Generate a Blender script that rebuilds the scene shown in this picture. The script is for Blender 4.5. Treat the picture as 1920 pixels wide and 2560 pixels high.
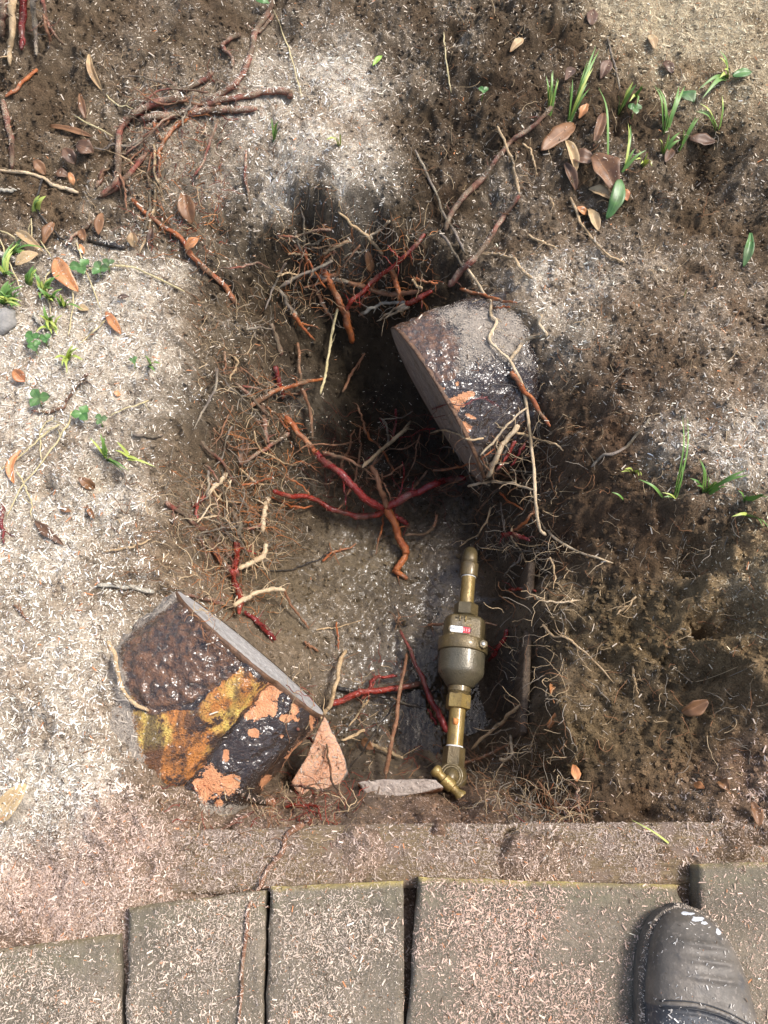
import bpy, math, random
import numpy as np
from mathutils import Vector
random.seed(7); RNG = np.random.default_rng(11)
for o in list(bpy.data.objects): bpy.data.objects.remove(o, do_unlink=True)
SC = bpy.context.scene; COL = SC.collection
R = math.radians

# ------------------------------------------------------------------ camera, sky, sun, exposure
CAM_H, TILT, FPX = 0.95, R(25.0), 1910.0
cam = bpy.data.cameras.new('camera'); cam_o = bpy.data.objects.new('camera', cam); COL.objects.link(cam_o)
cam_o.location = (0, 0, CAM_H); cam_o.rotation_euler = (TILT, 0, 0)
cam.sensor_fit = 'VERTICAL'; cam.sensor_height = 36.0; cam.lens = 36.0*FPX/2560.0
cam.clip_start = 0.02; cam.clip_end = 200.0
SC.camera = cam_o
SC.render.resolution_x, SC.render.resolution_y = 768, 1024

SUN_DIR = Vector((0.50, 0.14, 0.85)).normalized()          # towards the sun
el = math.asin(SUN_DIR.z); az = math.atan2(SUN_DIR.x, SUN_DIR.y)
W = bpy.data.worlds.new('World'); SC.world = W; W.use_nodes = True
nt = W.node_tree; bgn = nt.nodes['Background']
sky = nt.nodes.new('ShaderNodeTexSky'); sky.sky_type = 'NISHITA'; sky.sun_disc = False
sky.sun_elevation = el; sky.sun_rotation = az; sky.air_density = 1.0; sky.dust_density = 4.0; sky.ozone_density = 0.6
nt.links.new(sky.outputs[0], bgn.inputs[0]); bgn.inputs[1].default_value = 0.15
sun = bpy.data.lights.new('sun', 'SUN'); sun.energy = 1.9; sun.angle = R(10.0); sun.color = (1.0, 0.975, 0.94)
sun_o = bpy.data.objects.new('sun', sun); COL.objects.link(sun_o); sun_o.location = (2, 1, 4)
sun_o.rotation_euler = (-SUN_DIR).to_track_quat('-Z', 'Y').to_euler()
SC.view_settings.view_transform = 'Standard'; SC.view_settings.look = 'None'
SC.view_settings.exposure = 0.9; SC.view_settings.gamma = 1.0
SC.render.engine = 'CYCLES'

# ------------------------------------------------------------------ pixel -> direction helpers (photo is 1920 x 2560)
CAM = np.array([0.0, 0.0, CAM_H]); FWD = np.array([0, math.sin(TILT), -math.cos(TILT)]); UPV = np.array([0, math.cos(TILT), math.sin(TILT)])
def ray(px, py):
    return FWD + np.array([1.0, 0, 0])*((px-960)/FPX) + UPV*((1280-py)/FPX)
def unp(px, py, z):
    d = ray(px, py); return CAM + d*((z-CAM_H)/d[2])
def proj(P):
    P = np.asarray(P, float).reshape(-1, 3) - CAM
    w = P@FWD
    return np.stack([960+FPX*P[:, 0]/w, 1280-FPX*(P@UPV)/w], 1)
VIEWS = {'S': (0, 0, 1), 'A': (0, 0, 1.728), 'B': (960, 0, 1.728), 'C': (0, 560, 1.728), 'D': (960, 560, 1.728), 'E': (0, 1150, 1.728), 'F': (960, 1150, 1.728),
         'G': (0, 1750, 1.728), 'H': (960, 1750, 1.728), 'P': (620, 520, 2.074), 'Q': (460, 1000, 2.37), 'M': (1040, 1320, 3.16), 'L': (220, 1450, 2.44),
         'R': (920, 720, 3.318), 'T': (1520, 2200, 4.1475), 'W': (760, 1480, 2.592), 'U': (400, 1150, 4.1475), 'Z': (0, 440, 5.184), 'Y': (0, 800, 4.1475)}
def V(v, x, y):
    a = VIEWS[v]; return (a[0]+x/a[2], a[1]+y/a[2])

# ------------------------------------------------------------------ noise
_T = RNG.random((256, 256))
def vnoise(x, y, s=0):
    x = np.asarray(x)+s*17.31; y = np.asarray(y)+s*9.77
    xi = np.floor(x).astype(int); yi = np.floor(y).astype(int); fx = x-xi; fy = y-yi
    fx = fx*fx*(3-2*fx); fy = fy*fy*(3-2*fy)
    g = lambda i, j: _T[i % 256, j % 256]
    return (g(xi, yi)*(1-fx)+g(xi+1, yi)*fx)*(1-fy)+(g(xi, yi+1)*(1-fx)+g(xi+1, yi+1)*fx)*fy
def fbm(x, y, f, n=4, s=0, gain=0.5):
    a, t, r = 1.0, 0.0, 0.0
    for k in range(n):
        ca, sa = math.cos(.6+k*1.1), math.sin(.6+k*1.1); r = r+a*(vnoise((x*ca-y*sa)*f, (x*sa+y*ca)*f, s+k*3)-0.5); t += a; f *= 2.03; a *= gain
    return r/t*2.0

# ------------------------------------------------------------------ terrain shape from control points (pixel x, pixel y, height in metres)
CP = [(-350,-200,.18),(-300,600,.03),(-300,1300,.02),(-300,2000,.0),(2250,-100,.1),(2250,700,.05),(2250,1300,.05),(2250,1900,.0),
(0,0,.14),(120,200,.06),(300,0,.08),(600,0,.07),(960,0,.06),(1300,0,.06),(1600,0,.07),(1920,0,.09),(600,-150,.1),(1300,-150,.1),
(300,200,.05),(600,150,.05),(800,150,.045),(700,110,.03),(1000,200,.03),(1250,200,.04),(1500,250,.04),(1800,200,.06),
(0,400,.03),(200,420,.01),(400,400,.02),(650,380,.02),(830,380,.045),(960,420,.03),(1100,400,-.01),(1250,420,.0),(1500,420,.02),(1640,440,.02),(1740,450,-.02),(1880,400,.02),
(0,600,.0),(250,600,-.01),(450,560,-.01),(620,540,-.03),(750,540,-.02),(850,530,.01),(960,520,.0),(1080,550,-.04),(1250,560,-.03),(1450,560,-.01),(1700,560,-.02),(1900,560,.0),
(700,620,-.05),(850,600,-.045),(980,610,-.05),(1130,640,-.055),(1250,680,-.04),
(720,720,-.12),(850,720,-.145),(950,720,-.145),(1060,760,-.12),(1250,780,-.015),(1330,860,-.025),(850,800,-.205),(950,800,-.21),(1400,800,-.02),(1600,800,-.01),(1900,800,.01),
(650,850,-.10),(750,850,-.20),(850,880,-.265),(950,900,-.285),(1030,950,-.30),
(0,800,0),(200,800,-.01),(350,800,-.01),(480,820,-.04),(560,850,-.08),
(0,1050,0),(200,1050,0),(350,1050,-.01),(450,1050,-.03),(530,1050,-.08),(620,1030,-.15),(700,1020,-.225),(790,1020,-.255),(820,1070,-.29),(880,1125,-.43),(950,1075,-.42),(1040,1080,-.38),(1130,1150,-.35),(1190,1240,-.33),
(1365,960,-.045),(1390,1080,-.075),(1370,1200,-.14),(1440,1000,-.03),(1600,1000,.0),(1900,1000,.02),
(0,1300,0),(200,1300,-.01),(350,1300,-.02),(450,1300,-.05),(540,1300,-.12),(620,1300,-.22),(700,1300,-.31),(850,1250,-.34),(1000,1250,-.35),(1100,1300,-.35),(1210,1300,-.33),(1300,1320,-.20),(1400,1320,-.12),(1550,1280,-.05),(1700,1260,.0),(1900,1250,.03),
(450,1440,-.06),(590,1470,-.25),(700,1450,-.32),(850,1450,-.345),(1000,1500,-.355),(1100,1500,-.362),(1200,1500,-.362),(1265,1500,-.35),(1350,1500,-.13),(1450,1500,-.12),(1600,1500,-.09),(1715,1450,-.08),(1780,1440,.012),(1920,1450,.02),
(230,1500,-.02),(150,1700,.005),(215,1800,.012),(290,1950,.012),(100,1950,.01),(380,2020,-.01),(520,2040,-.06),(640,2030,-.12),(540,1700,-.16),(420,1700,-.07),
(820,1700,-.35),(760,1850,-.34),(700,1940,-.27),(760,2000,-.2),(850,1900,-.345),(1000,1700,-.365),(1100,1700,-.37),(1200,1700,-.36),(1262,1800,-.33),(1355,1750,-.13),(1400,1900,-.14),(1500,1700,-.13),(1650,1700,-.11),(1740,1600,-.09),(1800,1590,.0),(1790,1700,-.06),(1840,1680,-.01),(1920,1700,0),(1700,1800,-.09),(1880,1850,-.05),
(1000,1900,-.35),(1100,1930,-.33),(1230,1930,-.29),(1310,1960,-.2),(1360,2000,-.14),
(800,2020,-.13),(950,1995,-.14),(1120,1990,-.25),(1060,1985,-.20),(1130,2028,-.15),(1230,2020,-.12),
(600,2085,-.032),(750,2072,-.028),(900,2062,-.028),(1100,2062,-.030),(1300,2075,-.030),(1450,2060,-.06),(1450,2100,-.03),(1650,2120,-.03),(1850,2125,-.028),(1600,2030,-.09),(1750,1980,-.07),(1900,1930,-.05),(1900,2080,-.03),(1600,2090,-.04),
(0,2100,-.005),(200,2150,-.012),(0,2300,-.02),(300,2230,-.018),(430,2160,-.026),(150,2300,-.02),(560,2160,-.045),
(750,2160,-.075),(1100,2150,-.075),(1500,2160,-.075),(1900,2175,-.07),(0,2400,-.04),(400,2330,-.03),(800,2300,-.03),(1030,2260,-.05),(1200,2300,-.03),(1700,2300,-.03),(2200,2300,-.03),(-200,2600,-.03),(900,2700,-.03),(2000,2700,-.03)]
cpw = np.array([unp(a, b, c) for a, b, c in CP])
def _rbf_fit(P, vals):
    n = len(P); D = np.sqrt(((P[:, None]-P[None])**2).sum(-1)+1e-5)
    A = np.zeros((n+3, n+3)); A[:n, :n] = D; A[:n, n] = 1; A[:n, n+1:] = P; A[n, :n] = 1; A[n+1:, :n] = P.T
    return np.linalg.solve(A, np.concatenate([vals, np.zeros(3)]))
_w = _rbf_fit(cpw[:, :2], cpw[:, 2]); LO = cpw[:, :2].min(0); HI = cpw[:, :2].max(0)
def rbf(x, y):
    x = np.clip(x, LO[0], HI[0]); y = np.clip(y, LO[1], HI[1]); n = len(cpw); out = np.full(x.shape, _w[n])
    out = out+_w[n+1]*x+_w[n+2]*y
    for i in range(n):
        out += _w[i]*np.sqrt((x-cpw[i, 0])**2+(y-cpw[i, 1])**2+1e-5)
    return out

# sawdust cover: (px, py, amount, tint)  w cream, b brown, y yellow cream, p pink
CV = [(100,1000,1,'w'),(250,1300,1,'w'),(100,1500,1,'w'),(300,850,.95,'w'),(60,1200,1,'w'),(450,1000,.6,'w'),(550,900,.35,'b'),(600,1100,.2,'b'),(250,700,.85,'w'),(100,700,.7,'w'),(100,500,.38,'b'),(300,450,.35,'b'),(500,350,.7,'b'),(450,150,.38,'b'),(200,150,.25,'b'),(60,300,.25,'b'),(650,300,.75,'w'),(850,200,.9,'w'),(850,400,1,'w'),(700,450,.8,'w'),(900,500,.8,'w'),(1000,100,.25,'b'),(1100,300,.2,'b'),(1300,100,.15,'b'),(1300,350,.10,'b'),(1500,300,.07,'b'),(1750,80,1,'y'),(1600,60,.8,'y'),(1850,200,.8,'y'),(1650,200,.6,'y'),(1500,500,.25,'b'),(1700,500,.2,'b'),(1850,500,.4,'b'),(1250,600,.25,'b'),(1400,700,.6,'w'),(1600,650,.5,'b'),(1800,700,.45,'b'),(1350,850,.5,'w'),(1600,900,.4,'b'),(1850,850,.5,'b'),(1700,1100,.6,'w'),(1850,1150,.75,'w'),(1500,1050,.25,'b'),(1400,1200,.1,'b'),(1600,1300,.2,'b'),(1850,1350,.5,'y'),(1450,1500,.1,'b'),(1600,1600,.06,'b'),(1850,1600,.25,'y'),(1500,1800,.07,'b'),(1700,1850,.12,'b'),(1850,1950,.5,'p'),(1400,1950,.15,'b'),(1300,2030,.5,'p'),(1500,2050,.4,'p'),(900,1350,.02,'b'),(1000,1600,.01,'b'),(700,700,.08,'b'),(850,900,.02,'b'),(1000,700,.03,'b'),(1100,1900,.06,'b'),(850,1900,.08,'b'),(700,1400,.04,'b'),(1200,1200,.03,'b'),(1000,2020,.6,'p'),(800,2040,.7,'p'),(600,2080,.8,'p'),(300,2100,.9,'p'),(100,2000,.75,'w'),(200,1850,.7,'w'),(250,1700,.8,'w'),(100,1750,.85,'w'),(100,2250,1,'p'),(350,1500,.7,'w'),(500,1250,.35,'b'),(400,1400,.55,'w')]
TINT = {'w': (.80, .72, .60), 'b': (.53, .45, .35), 'y': (.66, .56, .38), 'p': (.58, .43, .345)}
# soil colours, pit back and hole are dark humus with shade painted in: (px, py, rgb, wetness)
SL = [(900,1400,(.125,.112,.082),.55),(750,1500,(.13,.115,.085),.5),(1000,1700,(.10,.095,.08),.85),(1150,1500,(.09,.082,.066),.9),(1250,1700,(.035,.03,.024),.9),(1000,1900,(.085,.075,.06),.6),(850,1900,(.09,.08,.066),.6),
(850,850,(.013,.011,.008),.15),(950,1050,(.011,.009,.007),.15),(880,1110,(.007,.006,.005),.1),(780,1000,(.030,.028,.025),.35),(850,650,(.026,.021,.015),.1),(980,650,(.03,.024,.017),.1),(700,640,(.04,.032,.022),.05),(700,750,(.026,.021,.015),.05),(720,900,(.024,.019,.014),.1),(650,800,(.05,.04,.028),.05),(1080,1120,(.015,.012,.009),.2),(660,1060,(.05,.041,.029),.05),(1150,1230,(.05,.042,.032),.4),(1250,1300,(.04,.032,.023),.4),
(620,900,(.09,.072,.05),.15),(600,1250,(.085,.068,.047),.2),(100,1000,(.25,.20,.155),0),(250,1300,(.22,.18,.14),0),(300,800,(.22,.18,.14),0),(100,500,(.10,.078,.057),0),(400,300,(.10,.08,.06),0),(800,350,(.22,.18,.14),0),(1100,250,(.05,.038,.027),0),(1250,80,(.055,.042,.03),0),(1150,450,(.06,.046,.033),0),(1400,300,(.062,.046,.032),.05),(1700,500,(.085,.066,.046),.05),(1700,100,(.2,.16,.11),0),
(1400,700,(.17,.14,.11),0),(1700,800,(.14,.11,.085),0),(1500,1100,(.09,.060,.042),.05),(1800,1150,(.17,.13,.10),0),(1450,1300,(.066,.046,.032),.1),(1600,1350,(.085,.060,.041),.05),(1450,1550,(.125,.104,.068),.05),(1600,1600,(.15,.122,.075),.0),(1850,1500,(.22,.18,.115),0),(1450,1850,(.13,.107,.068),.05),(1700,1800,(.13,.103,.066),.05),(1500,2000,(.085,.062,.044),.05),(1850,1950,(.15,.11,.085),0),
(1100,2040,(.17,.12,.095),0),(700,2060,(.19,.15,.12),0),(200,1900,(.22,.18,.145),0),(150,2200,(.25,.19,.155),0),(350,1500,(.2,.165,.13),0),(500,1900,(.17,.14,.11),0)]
def shepard(x, y, pts, vals, p=3.2):
    num = np.zeros(x.shape+(vals.shape[1],)); den = np.zeros(x.shape)
    for i in range(len(pts)):
        w = 1.0/(((x-pts[i, 0])**2+(y-pts[i, 1])**2+0.0006)**(p/2)); num += w[..., None]*vals[i]; den += w
    return num/den[..., None]

def axis(lo, hi, step, far, g=1.16):
    a = list(np.arange(lo, hi+1e-6, step)); s = step; x = a[-1]
    while x < far: s = min(s*g, 1.5); x += s; a.append(x)
    s = step; x = a[0]; pre = []
    while x > -far: s = min(s*g, 1.5); x -= s; pre.append(x)
    return np.array(pre[::-1]+a)
GX = axis(-0.80, 0.82, 0.0030, 9); GY = np.concatenate([axis(-0.05, 1.05, 0.0029, 9)])
GY = np.concatenate([GY[GY <= 1.05], np.arange(1.0542, 1.80, 0.0042)]); s_, y_ = .0042, GY[-1]; ex = []
while y_ < 9: s_ = min(s_*1.16, 1.5); y_ += s_; ex.append(y_)
GY = np.concatenate([GY, ex])
XX, YY = np.meshgrid(GX, GY)
Z0 = rbf(XX, YY)
ZZ = Z0
NXg, NYg = len(GX), len(GY)
def zat(x, y):
    x = np.asarray(x, float); y = np.asarray(y, float)
    i = np.clip(np.searchsorted(GX, x)-1, 0, NXg-2); j = np.clip(np.searchsorted(GY, y)-1, 0, NYg-2)
    u = np.clip((x-GX[i])/(GX[i+1]-GX[i]), 0, 1); v = np.clip((y-GY[j])/(GY[j+1]-GY[j]), 0, 1)
    return (ZZ[j, i]*(1-u)+ZZ[j, i+1]*u)*(1-v)+(ZZ[j+1, i]*(1-u)+ZZ[j+1, i+1]*u)*v
def gat(G, x, y):
    i = np.clip(np.searchsorted(GX, x)-1, 0, NXg-2); j = np.clip(np.searchsorted(GY, y)-1, 0, NYg-2)
    return G[j, i]
_TT = np.linspace(0.55, 2.6, 1100)
def hit(px, py, lift=0.0):
    d = ray(px, py); P = CAM+_TT[:, None]*d
    f = P[:, 2]-(zat(P[:, 0], P[:, 1])+lift)
    k = np.argmax(f < 0)
    if k == 0: return P[-1] if not f[0] < 0 else P[0]
    a = f[k-1]/(f[k-1]-f[k]); t = _TT[k-1]+a*(_TT[k]-_TT[k-1])
    return CAM+d*t
cvp = np.array([hit(a, b) for a, b, c, t in CV]); CVv = np.array([(c,)+TINT[t] for a, b, c, t in CV])
cover = shepard(np.clip(XX, -.95, 1.0), np.clip(YY, -.25, 1.75), cvp, CVv)
slp = np.array([hit(a, b) for a, b, c, w in SL]); SLv = np.array([tuple(c)+(w,) for a, b, c, w in SL])
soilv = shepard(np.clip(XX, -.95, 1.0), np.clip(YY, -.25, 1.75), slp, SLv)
wet = soilv[..., 3]
gx_ = np.gradient(Z0, axis=1)/np.gradient(XX, axis=1); gy_ = np.gradient(Z0, axis=0)/np.gradient(YY, axis=0)
slope = np.clip(np.hypot(gx_, gy_)/1.2, 0, 1)
rough = np.clip(1.0-wet*0.9, .25, 1)
soilness = np.clip(1-cover[..., 0], 0, 1)
near = ((np.abs(XX) < 1.2) & (YY < 2.2)).astype(float)
h = (0.012*fbm(XX, YY, 9, 3, 1)*rough + 0.011*fbm(XX, YY, 28, 4, 2)*rough*(0.55+soilness*.6+slope*.5)
     + 0.0075*(0.4-np.abs(fbm(XX, YY, 55, 3, 5)))*rough*soilness + near*0.0042*fbm(XX, YY, 140, 2, 8)*(rough*.75+.2))
lump = np.clip(fbm(XX, YY, 75, 2, 12)-.05, 0, 1)
h += near*0.012*lump*soilness*np.clip(1-wet*1.3, 0, 1)
flatp = np.clip((0.028-YY)/.03, 0, 1)*np.clip((XX+.36)/.08, 0, 1)          # under the paving and board the bed is level
h *= (1-flatp)
rid = 1-np.abs(fbm(XX+.03*fbm(XX, YY, 7, 2, 61), YY+.03*fbm(XX, YY, 7, 2, 63), 11, 3, 65))*2.2
dryw = np.clip(1-wet*1.5, 0, 1)
h += near*(1-flatp)*dryw*soilness**1.3*(.022*(rid-.55)+.024*fbm(XX, YY, 22, 4, 67, .6)+.009*np.abs(fbm(XX, YY, 70, 2, 69)))
h += near*(1-flatp)*np.clip(1-wet*1.1, 0, 1)*slope*(.030*fbm(XX, YY, 30, 4, 71, .6)+.018*(.5-np.abs(fbm(XX, YY, 18, 3, 75))*1.6))
def stair(f, k, s_): return np.floor(f*k)+np.clip((f*k-np.floor(f*k))/s_, 0, 1)
fz = fbm(XX+.02*fbm(XX, YY, 25, 2, 81), YY+.02*fbm(XX, YY, 25, 2, 83), 8, 4, 85, .62)
h += near*(1-flatp)*dryw*soilness**1.4*.013*(stair(fz, 4.5, .35)-fz*4.5)*np.clip(1.2-.0*slope, 0, 1)
fz2 = fbm(XX, YY, 26, 3, 87, .6)
h += near*(1-flatp)*np.clip(1-wet*1.2, 0, 1)*soilness**1.2*.0055*(stair(fz2, 4, .3)-fz2*4)
HOLES = [(241,1178,.032,.028),(262,1195,.022,.02),(112,1215,.02,.014),(250,1345,.03,.014),(115,1405,.02,.014),(416,1052,.018,.02),(315,975,.02,.014),(40,1812,.02,.02),(118,1835,.014,.015),(205,828,.014,.02),(860,545,.03,.02),(1750,450,.07,.025),(1830,1560,.05,.02),(700,130,.03,.02),(1780,1370,.045,.02),(1640,1180,.04,.014),(350,2170,.012,.012)]
for (a_, b_, r_, d_) in HOLES:
    c_ = unp(a_, b_, 0.0); q_ = np.hypot(XX-c_[0], (YY-c_[1])*.8)/r_*(1+.35*fbm(XX, YY, 40, 2, 73)); h -= d_*np.clip(1-q_, 0, 1)**.7
ZZ = Z0+h
def depth(P): return float((np.asarray(P)-CAM)@FWD)
def px2m(w, P): return w*depth(P)/FPX

# ------------------------------------------------------------------ object helpers
def tag(o, label=None, cat=None, group=None, kind=None):
    if label: o['label'] = label
    if cat: o['category'] = cat
    if group: o['group'] = group
    if kind: o['kind'] = kind
    return o
def mk(name, verts, faces, mat, parent=None, smooth=True, origin=None, attrs=None):
    v = np.asarray(verts, float)
    if parent is not None: org = np.array(parent['_w'])
    elif origin is not None: org = np.asarray(origin, float)
    else: org = np.array([(v[:, 0].min()+v[:, 0].max())/2, (v[:, 1].min()+v[:, 1].max())/2, v[:, 2].min()])
    me = bpy.data.meshes.new(name); me.from_pydata((v-org).tolist(), [], [tuple(f) for f in faces]); me.update()
    if smooth: me.polygons.foreach_set('use_smooth', [True]*len(me.polygons))
    if mat: me.materials.append(mat)
    if attrs:
        for k, a in attrs.items():
            a = np.asarray(a, np.float32)
            if a.ndim == 1:
                at = me.attributes.new(k, 'FLOAT', 'POINT'); at.data.foreach_set('value', a)
            else:
                at = me.attributes.new(k, 'FLOAT_COLOR', 'POINT')
                if a.shape[1] == 3: a = np.concatenate([a, np.ones((len(a), 1), np.float32)], 1)
                at.data.foreach_set('color', a.ravel())
    o = bpy.data.objects.new(name, me); COL.objects.link(o)
    if parent is not None: o.parent = parent
    else: o.location = org
    o['_w'] = [float(t) for t in org]
    return o
def empty(name, loc, label, cat, group=None):
    o = bpy.data.objects.new(name, None); COL.objects.link(o); o.location = [float(t) for t in loc]; o.empty_display_size = .02
    o['_w'] = [float(t) for t in loc]
    return tag(o, label, cat, group)
def bigmesh(name, verts, quads, mat, attrs, smooth=False):
    """fast numpy mesh of equal-sized polygons"""
    v = np.asarray(verts, np.float32); q = np.asarray(quads, np.int32); n, k = q.shape
    me = bpy.data.meshes.new(name); me.vertices.add(len(v)); me.vertices.foreach_set('co', v.ravel())
    me.loops.add(n*k); me.loops.foreach_set('vertex_index', q.ravel())
    me.polygons.add(n); me.polygons.foreach_set('loop_start', np.arange(0, n*k, k, dtype=np.int32)); me.polygons.foreach_set('loop_total', np.full(n, k, np.int32))
    me.polygons.foreach_set('use_smooth', np.full(n, smooth))
    for a_, arr in attrs.items():
        arr = np.asarray(arr, np.float32)
        if arr.ndim == 1: at = me.attributes.new(a_, 'FLOAT', 'POINT'); at.data.foreach_set('value', arr)
        else:
            at = me.attributes.new(a_, 'FLOAT_COLOR', 'POINT'); at.data.foreach_set('color', np.concatenate([arr, np.ones((len(arr), 1), np.float32)], 1).ravel())
    me.materials.append(mat); me.update(calc_edges=True)
    o = bpy.data.objects.new(name, me); COL.objects.link(o); return o

# ------------------------------------------------------------------ materials
class NB:
    def __init__(s, name):
        s.m = bpy.data.materials.new(name); s.m.use_nodes = True; s.t = s.m.node_tree; s.p = s.t.nodes['Principled BSDF']
        g = s.t.nodes.new('ShaderNodeNewGeometry'); s.pos = g.outputs['Position']; s.nor = g.outputs['Normal']
    def n(s, kind, **kw):
        x = s.t.nodes.new('ShaderNode'+kind)
        for k, v in kw.items(): setattr(x, k, v)
        return x
    def l(s, a, b): s.t.links.new(a, b)
    def noise(s, scale, detail=4, rough=.55, stretch=None, vec=None):
        x = s.n('TexNoise'); x.inputs['Scale'].default_value = scale; x.inputs['Detail'].default_value = detail; x.inputs['Roughness'].default_value = rough
        v = vec or s.pos
        if stretch is not None:
            mp = s.n('Mapping'); mp.inputs['Scale'].default_value = stretch[0]; mp.inputs['Rotation'].default_value = stretch[1]; s.l(v, mp.inputs[0]); v = mp.outputs[0]
        s.l(v, x.inputs['Vector']); return x.outputs[0]
    def ramp(s, f, a, b, ca=0.0, cb=1.0):
        x = s.n('MapRange'); x.clamp = True
        s.l(f, x.inputs[0]); x.inputs[1].default_value = a; x.inputs[2].default_value = b; x.inputs[3].default_value = ca; x.inputs[4].default_value = cb
        return x.outputs[0]
    def mix(s, f, a, b, mode='MIX'):
        x = s.n('Mix', data_type='RGBA', blend_type=mode)
        for i, q in ((0, f), (6, a), (7, b)):
            if isinstance(q, (int, float)): x.inputs[i].default_value = q
            elif isinstance(q, tuple): x.inputs[i].default_value = q+(1,) if len(q) == 3 else q
            else: s.l(q, x.inputs[i])
        return x.outputs[2]
    def math(s, op, a, b=0.0):
        x = s.n('Math', operation=op)
        for i, q in ((0, a), (1, b)):
            if isinstance(q, (int, float)): x.inputs[i].default_value = q
            else: s.l(q, x.inputs[i])
        return x.outputs[0]
    def attr(s, name, out='Color'):
        x = s.n('Attribute', attribute_name=name); return x.outputs[out]
    def set(s, k, v):
        i = s.p.inputs[k]
        if isinstance(v, (int, float)): i.default_value = v
        elif isinstance(v, tuple): i.default_value = v+(1,) if len(v) == 3 else v
        else: s.l(v, i)
    def bump(s, hgt, dist, strength=1.0):
        x = s.n('Bump'); x.inputs['Distance'].default_value = dist; x.inputs['Strength'].default_value = strength; s.l(hgt, x.inputs['Height']); s.l(x.outputs[0], s.p.inputs['Normal'])
def up_of(b):
    x = b.n('SeparateXYZ'); b.l(b.nor, x.inputs[0]); return x.outputs[2]

def m_soil():
    b = NB('soil'); c = b.attr('Col'); w = b.attr('Wet', 'Fac')
    n1 = b.noise(70, 5); n2 = b.noise(420, 4, .65); n3 = b.noise(14, 3)
    c = b.mix(1.0, c, b.mix(b.ramp(n2, .30, .72), (.42, .40, .37), (1.5, 1.5, 1.47)), 'MULTIPLY')
    c = b.mix(1.0, c, b.mix(b.ramp(n1, .32, .70), (.62, .60, .57), (1.28, 1.27, 1.25)), 'MULTIPLY')
    c = b.mix(b.ramp(n3, .35, .7, 0, .25), c, (.16, .12, .07))
    b.set('Base Color', c); b.set('Roughness', b.ramp(w, 0, 1, .95, .20)); b.set('Specular IOR Level', b.ramp(w, 0, 1, .15, .6))
    hh = b.math('ADD', b.math('MULTIPLY', n1, .5), b.math('MULTIPLY', n2, .5)); b.bump(hh, .009, 1.0)
    b.set('Coat Weight', b.ramp(w, .3, .9, 0, .9)); b.set('Coat Roughness', .12); cb = b.n('Bump'); cb.inputs['Distance'].default_value = .007; b.l(b.noise(55, 3, .5), cb.inputs['Height']); b.l(cb.outputs[0], b.p.inputs['Coat Normal']); return b.m
def m_flake():
    b = NB('sawdust_flakes'); c = b.attr('Col'); b.set('Base Color', c); b.set('Roughness', .85); b.set('Specular IOR Level', .2); return b.m
def m_root(name, c1, c2, rough=.35, dust=.2, coat=.0, fs=60):
    b = NB(name); n1 = b.noise(fs, 4); n2 = b.noise(600, 3, .6); n3 = b.noise(34, 4)
    c = b.mix(b.ramp(n1, .35, .68), c1, c2)
    c = b.mix(b.ramp(n2, .45, .75, 0, .35), c, tuple(x*.35 for x in c1))
    d = b.math('MULTIPLY', b.ramp(n3, .62-dust*.45, .70-dust*.3), b.ramp(up_of(b), -.3, .6))
    d = b.math('MULTIPLY', d, b.ramp(n2, .40, .56))
    c = b.mix(b.math('MULTIPLY', d, min(1.0, dust*3)), c, (.36, .30, .20)); mud = b.ramp(b.noise(22, 4), .56-dust*.25, .66-dust*.2); c = b.mix(b.math('MULTIPLY', mud, .75), c, (.085, .064, .036)); d = b.math('MAXIMUM', d, mud)
    b.set('Base Color', c); b.set('Roughness', b.mix(d, (rough,)*3, (.9, .9, .9))); b.set('Coat Weight', coat); b.set('Coat Roughness', .15)
    b.bump(b.math('ADD', n2, b.math('ADD', b.math('MULTIPLY', n1, 1.5), b.noise(220, 3))), .0022, .9); return b.m
MS = m_soil(); MF = m_flake()
MR = {'red': m_root('red_root_skin', (.20, .016, .010), (.33, .04, .018), .25, .16, .35), 'wine': m_root('wine_root_skin', (.15, .012, .012), (.24, .02, .015), .25, .10, .4),
      'orange': m_root('orange_root_skin', (.28, .065, .017), (.43, .14, .035), .4, .2, .15), 'tan': m_root('tan_root_skin', (.46, .31, .16), (.58, .42, .24), .55, .1),
      'cream': m_root('cream_root_skin', (.55, .40, .23), (.66, .52, .34), .5, .1), 'dusty': m_root('dusty_root_skin', (.19, .045, .028), (.27, .09, .055), .6, .5),
      'grey': m_root('grey_root_skin', (.15, .12, .09), (.24, .19, .15), .75, .35), 'brown': m_root('brown_root_skin', (.20, .085, .04), (.30, .15, .075), .5, .18),
      'black': m_root('black_root_skin', (.018, .014, .012), (.035, .028, .022), .3, .12, .2), 'straw': m_root('straw_stem', (.55, .45, .22), (.66, .56, .32), .6, .0),
      'stick': m_root('grey_stick', (.34, .31, .24), (.44, .40, .32), .7, .15)}
def m_simple(name, c1, c2, rough, metal=0.0, scale=50, bump=.0, bscale=300, coat=0.0, trans=0.0, spec=.5):
    b = NB(name); n1 = b.noise(scale, 5); c = b.mix(b.ramp(n1, .3, .7), c1, c2); b.set('Base Color', c); b.set('Roughness', rough); b.set('Metallic', metal); b.set('Coat Weight', coat)
    b.set('Specular IOR Level', spec)
    if trans: b.set('Transmission Weight', trans)
    if bump: b.bump(b.noise(bscale, 4), bump)
    return b.m

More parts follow.
